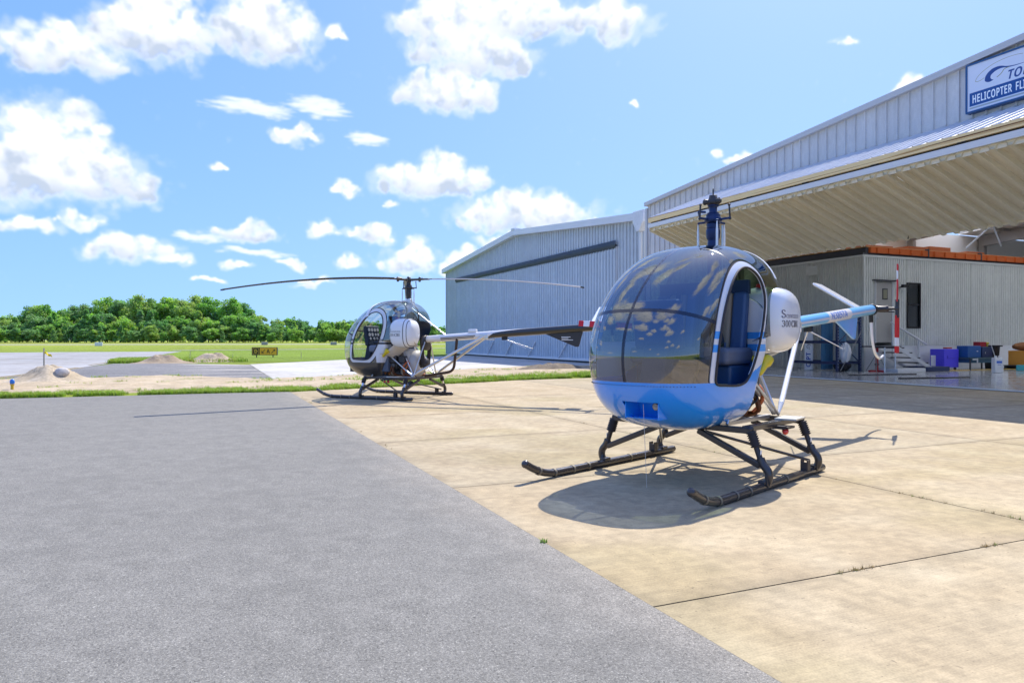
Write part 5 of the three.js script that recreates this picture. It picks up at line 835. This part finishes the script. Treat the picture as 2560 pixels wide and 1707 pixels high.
  for (const s of [1, -1]) {
    const c = Math.cos(th) * s, n = Math.sin(th) * s, blade = (ra, rb2) => { const pa = V(-4.87 + c * ra, ty + n * ra, -tz), pb = V(-4.87 + c * rb2, ty + n * rb2, -tz), d = pb.clone().sub(pa), L = d.length(), g = new RoundedBoxGeometry(L, 0.115, 0.018, 2, 0.008); g.rotateX(0.18); g.rotateZ(Math.atan2(d.y, d.x)); g.translate((pa.x + pb.x) / 2, (pa.y + pb.y) / 2, pa.z); return g; };
    const tb = body('tail_blade', [blade(0.1, 0.43), blade(0.56, 0.66)], HM.red, tr); body('white_band', blade(0.432, 0.558), HM.whitePaint, tb);
  }
  body('tail_skid', [tube([[-4.8, 1.7], [-4.81, 1.5], [-4.87, 1.28], [-5.0, 1.1], [-5.2, 1.03], [-5.34, 1.06]].map(([a, b]) => K(a, b + ty - 1.78, 0)), 0.02, 50, 10), ball(0.021, -5.34, ty - 0.72, 0)], HM.whitePaint); body('skid_sleeve', rod(K(-4.79, ty - 0.06, 0), K(-4.802, ty - 0.2, 0), 0.03), HM.black);
  const an = body('antenna_mount', box(0.12, 0.08, 0.06, -2.42, boomY(-2.42) - 0.1, 0, 0.01), HM.black); bodies('whip_antenna', [rod(K(-2.45, boomY(-2.45) - 0.13, 0.01), K(-3.02, 1.2, 0.22), 0.008, 0.005), rod(K(-2.45, boomY(-2.45) - 0.13, -0.01), K(-2.95, 1.18, -0.3), 0.008, 0.005)], HM.whitePaint, an);
  body('upper_antenna', o.boomLight ? box(0.2, 0.07, 0.09, -1.65, boomY(-1.65) + 0.11, 0, 0.02) : rod(K(-1.0, boomY(-1) + 0.07, 0), K(-1.28, 2.0, 0), 0.014, 0.008), HM.whitePaint);
  if (o.string) body('tie_string', rod(V(1.44, 0.76, -0.12), V(1.4, 0.03 + o.drop, -0.13), 0.0022, 0.0022, 5), HM.cream);
  return T;
}
function i_black() { return HM.black; }
const outlineTest = (() => { const a = noseLine.getPoints(160).map((p) => [p.x, p.y]); a.push([0.15, 1.77], [0.15, 1.12]); return signedDistance(a); })();
function outside(x, y) { return outlineTest(x, y) > 0; }

// paint schemes
const lettering = (c1, c2) => print(720, 400, (c, w, h) => {
  c.clearRect(0, 0, w, h); c.fillStyle = c1; c.font = '210px serif'; c.fillText('S', 20, 180); c.font = '92px serif'; c.fillText('CHWEIZER', 135, 180, 540); c.fillStyle = c2; c.font = '168px serif'; c.fillText('300', 30, 350, 250); c.font = 'bold 168px serif'; c.fillText('CBI', 300, 350, 380);
});
const blueBoom = print(2048, 256, (c, w, h) => {
  c.fillStyle = '#6fc1f4'; c.fillRect(0, 0, w, h);
  c.fillStyle = '#ded8de'; c.fillRect(0, h * (1 - 0.27), w, h * 0.06); c.fillStyle = '#ded8de'; c.fillRect(0, h * (1 - 0.79), w, h * 0.06);
  const x0 = 0.575 * w, x1 = 0.765 * w; c.fillStyle = '#ece8e6'; c.beginPath(); c.moveTo(x0 + 30, 0); c.lineTo(x1 + 6, 0); c.lineTo(x1 + 6, h); c.lineTo(x0 - 10, h); c.fill();
  c.fillStyle = '#5b86dd'; c.strokeStyle = '#3a5cae'; c.lineWidth = 1.5; c.font = 'italic bold 76px sans-serif'; c.save(); c.translate(x0 + 30, h * 0.81); c.fillText('N385TA', 0, 0, x1 - x0 - 50); c.strokeText('N385TA', 0, 0, x1 - x0 - 50); c.restore();
});
const darkBoom = print(2048, 256, (c, w, h) => {
  c.fillStyle = '#e9e6e2'; c.fillRect(0, 0, w, h);
  for (const v of [0.27, 0.77]) { c.fillStyle = '#22201f'; c.fillRect(0.1 * w, h * (1 - v), w * 0.2, h * 0.035); c.fillStyle = '#b59c7c'; c.fillRect(0.1 * w, h * (1 - v) + h * 0.045, w * 0.2, h * 0.025); c.fillStyle = '#22201f'; c.fillRect(0.1 * w, h * (1 - v) + h * 0.08, w * 0.19, h * 0.035); }
  c.fillStyle = '#1b1917'; for (const y of [0, h]) { c.beginPath(); c.moveTo(w, y - h * 0.52); c.lineTo(w, y + h * 0.52); c.lineTo(0.46 * w, y + h * 0.52); c.quadraticCurveTo(0.4 * w, y, 0.36 * w, y - h * 0.1); c.lineTo(0.4 * w, y - h * 0.3); c.quadraticCurveTo(0.5 * w, y - h * 0.44, 0.62 * w, y - h * 0.47); c.lineTo(w, y - h * 0.52); c.fill(); }
  c.fillStyle = '#1b1917'; c.fillRect(0.62 * w, 0, w, h);
});
const glass = (r, g, b) => mat([r, g, b], 0.012, { transmission: 1, thickness: 0, ior: 2.5 });
const blue = mat([0.015, 0.31, 0.93], 0.28, { clearcoat: 1, clearcoatRoughness: 0.03 }), stripeBlue = mat([0.06, 0.35, 0.85], 0.3, { clearcoat: 0.6 });
const headNavy = mat([0.012, 0.03, 0.1], 0.35, { metalness: 0.4 });
helicopter({
  label: 'blue and white helicopter without rotor blades parked nearest on the concrete', x: 4.826, z: -5.866, turn: Math.atan2(-0.374, -0.928), drop: 0, ring: 0.058, sweep: true, tankA: 0.315, tankX: -0.15, boomEnd: 1.77, blades: [], tailAngle: Math.PI / 2 + 0.03, headTurn: 0.35, eye: true, string: true, addedStarboardDoor: true, label2: false,
  tankPrint: lettering('#5a4f66', '#39313c'), boomPrint: blueBoom, roofBand: { t0: 0.845, t1: 0.9, w: 0.02, v: 0.86 },
  mats: { hull: blue, well: blue, frame: mat([0.76, 0.76, 0.78], 0.3, { clearcoat: 0.6 }), edge: HM.rubber, stripes: [[1.33, 1.395, stripeBlue], [1.215, 1.28, stripeBlue]], tank: mat([0.76, 0.76, 0.77], 0.25, { clearcoat: 0.9, clearcoatRoughness: 0.06 }), strut: HM.whitePaint, fitting: HM.cream,
    chin: glass(0.6, 0.64, 0.68), screen: glass(0.33, 0.41, 0.5), roofGlass: glass(0.2, 0.27, 0.15), seam: mat([0.008, 0.012, 0.03], 0.3, { clearcoat: 0.5 }), seatBase: mat([0.015, 0.05, 0.12], 0.35), cushion: mat([0.1, 0.12, 0.17], 0.5), backSide: mat([0.035, 0.08, 0.19], 0.4), backMid: HM.leather, panel: mat([0.01, 0.025, 0.07], 0.5), mast: headNavy, head: headNavy, link: HM.darkMetal, hub: HM.darkMetal, blade: HM.black, bladeEdge: HM.silver, grip: HM.darkMetal, fin: mat([0.1, 0.38, 0.85], 0.3, { clearcoat: 0.7 }), stab: HM.whitePaint },
});
{
  const camToLocal = (deg, turn) => { const l = Math.cos(deg * Math.PI / 180), d = Math.sin(deg * Math.PI / 180), [wx, wz] = ground(l, d), c = Math.cos(turn), s = Math.sin(turn); return Math.atan2(-(wx * s + wz * c), wx * c - wz * s); };
  const turn = Math.atan2(0.751, -0.66);
  helicopter({
    label: 'black and white helicopter with three rotor blades parked farther back by the grass', x: 4.35, z: -15.78, turn, drop: 0.06, ring: 0.085, sweep: false, tankA: 0.3, tankX: -0.22, boomEnd: 1.65, blades: [[camToLocal(217.6, turn), 0.4], [camToLocal(-22.1, turn), 0.28], [camToLocal(97.7, turn), 0.34]], tailAngle: 0.06, headTurn: 0.2, eye: false, string: false, label2: true, skirt: true, rearPipe: true, mastFairing: true, roofHatch: true, bag: true, headset: true, boomLight: true, finMarks: true,
    tankPrint: lettering('#26242a', '#26242a'), boomPrint: darkBoom, roofBand: { t0: 0.73, t1: 0.68, w: 0.03, v: 0.87 },
    mats: { hull: mat([0.045, 0.04, 0.036], 0.3, { clearcoat: 0.9, clearcoatRoughness: 0.05 }), well: HM.black, frame: mat([0.74, 0.74, 0.76], 0.3, { clearcoat: 0.6 }), edge: HM.rubber, stripes: [[1.36, 1.39, HM.black], [1.325, 1.353, HM.tan], [1.27, 1.31, HM.black]], tank: HM.whitePaint, strut: HM.silver, fitting: HM.silver,
      chin: glass(0.8, 0.84, 0.84), screen: glass(0.66, 0.71, 0.73), roofGlass: glass(0.5, 0.56, 0.56), seam: mat([0.015, 0.013, 0.013], 0.35), seatBase: mat([0.1, 0.12, 0.16], 0.5), cushion: mat([0.16, 0.18, 0.23], 0.55), backSide: mat([0.12, 0.14, 0.19], 0.5), backMid: mat([0.16, 0.18, 0.23], 0.5), panel: mat([0.015, 0.03, 0.055], 0.5), mast: HM.darkMetal, head: HM.darkMetal, link: HM.darkMetal, hub: HM.darkMetal, blade: mat([0.05, 0.045, 0.042], 0.45), bladeEdge: mat([0.55, 0.53, 0.5], 0.4, { metalness: 0.5 }), grip: mat([0.12, 0.105, 0.09], 0.45, { metalness: 0.5 }), fin: mat([0.03, 0.028, 0.03], 0.4), stab: HM.whitePaint },
  });
}

// ---------------------------------------------------------------- airfield furniture
{
  const s = thing('airfield_sign', 'yellow and black airfield sign with letters D and A and arrows', 'sign', [4.3, 0, -54.7], -0.42);
  const face = print(720, 220, (c, w, h) => {
    c.fillStyle = '#14120c'; c.fillRect(0, 0, w, h); c.strokeStyle = '#ffc42e'; c.lineWidth = 11; c.strokeRect(26, 22, 172, 176); c.fillStyle = '#ffc42e'; c.font = 'bold 150px sans-serif'; c.textAlign = 'center'; c.fillText('D', 112, 164);
    c.fillStyle = '#ffb81f'; c.fillRect(228, 8, w - 236, h - 16); c.fillStyle = '#15120c'; c.fillText('A', 470, 164);
    const arrow = (x0, y0, x1, y1) => { c.strokeStyle = '#15120c'; c.lineWidth = 17; c.beginPath(); c.moveTo(x0, y0); c.lineTo(x1, y1); c.stroke(); const a = Math.atan2(y1 - y0, x1 - x0); c.beginPath(); c.moveTo(x1 - 62 * Math.cos(a - 0.75), y1 - 62 * Math.sin(a - 0.75)); c.lineTo(x1, y1); c.lineTo(x1 - 62 * Math.cos(a + 0.75), y1 - 62 * Math.sin(a + 0.75)); c.stroke(); };
    arrow(380, 60, 284, 158); arrow(566, 160, 664, 62);
  });
  part('sign_box', box(1.86, 0.58, 0.16, 0, 0.43, 0, 0.02), X.dark, s); const g = new THREE.PlaneGeometry(1.82, 0.55); g.translate(0, 0.43, 0.083); part('sign_face', g, new THREE.MeshStandardMaterial({ map: face, roughness: 0.5 }), s);
  for (const x of [-0.6, 0.6]) part('leg', box(0.06, 0.22, 0.06, x, 0.07, 0), X.dark, s);
}
{
  const t = thing('taxi_light', 'short yellow edge light with a blue cap on the grass verge', 'light', [-4.29, -0.02, -21.2]);
  part('post', lathe([[0.06, 0], [0.06, 0.02], [0.035, 0.03], [0.035, 0.2], [0.05, 0.21], [0.05, 0.23]], 18), mat([0.65, 0.42, 0.03], 0.5), t); part('lens', lathe([[0.05, 0.23], [0.055, 0.27], [0.045, 0.33], [0.02, 0.35], [0.001, 0.352]], 18), mat([0.02, 0.16, 0.55], 0.2, { clearcoat: 1 }), t);
}
{
  const s = thing('survey_stake', 'wooden stake with a yellow ribbon beyond the sandy dirt pile', 'stake', [-5.6, -0.03, -32.8]);
  part('stake', box(0.05, 1.0, 0.03, 0, 0.5, 0), HM.tan, s); part('ribbon', surface((u, v) => V(0.02 + u * 0.26, 0.8 - 0.16 * u * u + 0.09 * (v - 0.5) + 0.03 * Math.sin(u * 9), 0.03 + 0.05 * Math.sin(u * 7 + v)), 12, 3), mat([0.8, 0.62, 0.02], 0.6), s);
}
{ const R = rng(91); [[-0.6, -48, 0.6, 'thin dark peg leaning in the grass behind the dirt piles'], [6.6, -52.5, 0.45, 'short pale peg leaning in the grass right of the airfield sign'], [1.9, -50, 0.35, 'short dark peg in the grass left of the airfield sign']].forEach(([x, z, h, label]) => single('marker_peg', rod(V(x, -0.02, z), V(x + 0.1 * (R() - 0.3), h, z), 0.02, 0.015, 6), HM.tan, label, 'peg', 'marker pegs in the grass')); }
{ // small far boxes by the runway
  [['left', -18, -158], ['middle', 13, -166], ['right', 27, -160]].forEach(([k, x, z], i) => single('runway_marker', box(1.3, 0.7, 0.5, x, 0.32, z, 0.03), i ? X.steel : X.white, `low ${i ? 'grey' : 'white'} runway box, ${k} one of three before the wood`, 'marker', 'low boxes by the runway'));
}

// ---------------------------------------------------------------- the wood beyond the airfield
{
  const leafMat = (r, g, b) => new THREE.MeshPhysicalMaterial({ color: C(r, g, b), roughness: 0.95, side: THREE.DoubleSide, transmission: 0.5, thickness: 0, vertexColors: true });
  const greens = [leafMat(0.2, 0.46, 0.055), leafMat(0.28, 0.54, 0.06), leafMat(0.15, 0.38, 0.09), leafMat(0.31, 0.52, 0.09), leafMat(0.19, 0.41, 0.11)];
  const bark = mat([0.16, 0.12, 0.09], 0.95);
  // a crown of leaf sprays gathered in clumps through its volume; unit height 1
  function crown(kind, seed) {
    const R = rng(seed), pos = [], col = [], clumps = [];
    const ball3 = () => { let x, y, z; do { x = R() * 2 - 1; y = R() * 2 - 1; z = R() * 2 - 1; } while (x * x + y * y + z * z > 1); return [x, y, z]; };
    if (kind === 'pine') for (let i = 0; i < 40; i++) { const [x, y, z] = ball3(); clumps.push([x * 0.25, 0.74 + y * 0.2 + 0.06 * (1 - Math.hypot(x, z)), z * 0.25, 0.065 + 0.05 * R()]); }
    else if (kind === 'cedar') for (let i = 0; i < 44; i++) { const t = R(), a = R() * 6.28, r = (1 - t) ** 0.8 * 0.27 * Math.sqrt(R()); clumps.push([Math.cos(a) * r, 0.06 + 0.9 * t, Math.sin(a) * r, 0.045 + 0.06 * (1 - t)]); }
    else { for (let l = 0; l < 11; l++) { const [lx, ly, lz] = ball3(), lr = 0.13 + 0.09 * R(), cx = lx * 0.28, cy = 0.48 + ly * 0.36, cz = lz * 0.28; for (let i = 0; i < 9; i++) { const [x, y, z] = ball3(); clumps.push([cx + x * lr, Math.max(0.05, cy + y * lr * 0.8), cz + z * lr, 0.055 + 0.06 * R()]); } } }
    const per = 64, leaf = kind === 'pine' ? 0.021 : 0.024;
    for (const [cx, cy, cz, r] of clumps) {
      const tone = 0.72 + 0.56 * R(), yel = R() * 0.25;
      for (let k = 0; k < per; k++) {
        const [x, y, z] = ball3(), px = cx + x * r, py = cy + y * r * 0.75, pz = cz + z * r, s = leaf * (0.6 + 0.8 * R()), t = tone * (0.85 + 0.3 * R());
        const u = V(R() - 0.5, R() - 0.5, R() - 0.5).normalize(), w = V(R() - 0.5, R() - 0.5, R() - 0.5).cross(u).normalize();
        for (const [a, b] of [[-1, -0.6], [1, -0.5], [0.1, 1]]) pos.push(px + (u.x * a + w.x * b) * s, py + (u.y * a + w.y * b) * s * 0.8, pz + (u.z * a + w.z * b) * s), col.push(t * (1 + yel), t, t * 0.9);
      }
    }
    const g = new THREE.BufferGeometry(); g.setAttribute('position', new THREE.Float32BufferAttribute(pos, 3)); g.setAttribute('color', new THREE.Float32BufferAttribute(col, 3)); g.computeVertexNormals(); return g;
  }
  const trunk = (kind, seed) => { const R = rng(seed), top = kind === 'pine' ? 0.82 : 0.6, L = [rod(V(0, -0.02, 0), V(0.01, top, 0.005), 0.013, 0.006, 7)]; for (let i = 0; i < 6; i++) { const a = R() * 6.28, y = top * (0.55 + 0.4 * R()); L.push(rod(V(0.005, y, 0), V(Math.cos(a) * 0.13, y + 0.09, Math.sin(a) * 0.13), 0.005, 0.002, 5)); } return join(L); };
  const kinds = ['pine', 'pine', 'broad', 'broad', 'broad', 'cedar', 'cedar'], protos = kinds.map((k, i) => ({ k, crown: crown(k, 100 + i), trunk: trunk(k, 200 + i) }));
  const R = rng(64), used = [];
  const tree = (lat, depth, h, pick, wide = 1) => {
    const p = protos[pick], [x, z] = ground(lat, depth), label = { pine: 'tall pine with a bare trunk rising above the far wood', broad: 'rounded broadleaf tree in the far wood beyond the runway', cedar: 'pointed conifer along the front of the far wood' }[p.k];
    const t = thing({ pine: 'pine_tree', broad: 'broadleaf_tree', cedar: 'conifer_tree' }[p.k], label, 'tree', [x, -0.03, z], R() * 6.28, { pine: 'pines of the far wood', broad: 'broadleaf trees of the far wood', cedar: 'conifers of the far wood' }[p.k]);
    t.scale.set(h * wide, h, h * wide); part('crown', p.crown, greens[Math.floor(R() * greens.length)], t); part('trunk', p.trunk, bark, t);
  };
  // skyline of the wood: [pixel column in the photograph's width, tree height in metres at 250 m]
  const line = [[-260, 13], [-60, 11.5], [0, 10.3], [100, 13], [200, 13.6], [292, 16], [402, 16.8], [493, 15.6], [567, 15.2], [621, 12.4], [658, 8.6], [731, 9.3], [768, 8.2], [841, 9], [960, 8], [1060, 6.4], [1130, 6.6], [1250, 7]];
  const top = (c) => { for (let i = 0; i + 1 < line.length; i++) if (c <= line[i + 1][0]) return lerp(line[i][1], line[i + 1][1], (c - line[i][0]) / (line[i + 1][0] - line[i][0])); return 7; };
  for (let c = -230; c < 1200; c += 17) { // back row, at full height
    const d = 262 + 14 * R(), h = top(c) * (d / 250) * (0.93 + 0.12 * R()), tall = h > 13.2; tree((c + (R() - 0.5) * 14 - 1280) / 1780 * d, d, h, tall ? (R() < 0.6 ? Math.floor(R() * 2) : 2 + Math.floor(R() * 3)) : 2 + Math.floor(R() * 3), tall ? 0.95 : 0.95);
  }
  for (let c = -230; c < 1200; c += 14) { const d = 249 + 9 * R(), h = Math.min(top(c) * 0.86, 7.5 + 5 * R()); tree((c + (R() - 0.5) * 12 - 1280) / 1780 * d, d, h, 2 + Math.floor(R() * 5), 1.0); }
  for (let c = -230; c < 1200; c += 13) { const d = 240 + 7 * R(), h = 3.4 + 3.6 * R(); tree((c + (R() - 0.5) * 11 - 1280) / 1780 * d, d, h, 2 + Math.floor(R() * 5), 1.15); }
  // shrubs and young trees left beside the closed hangar
  [[17.2, -60.5, 3.2, 0], [15.6, -63, 2.3, 1]].forEach(([x, z, h, i]) => { const t = thing('shrub', ['taller green shrub beside the closed hangar corner', 'lower green shrub beside the closed hangar corner'][i], 'shrub', [x, -0.03, z], 1 + i); t.scale.set(h, h, h); part('foliage', protos[3 + i].crown, greens[1], t); part('stem', protos[3].trunk, bark, t); });
}
renderer.render(scene, camera);
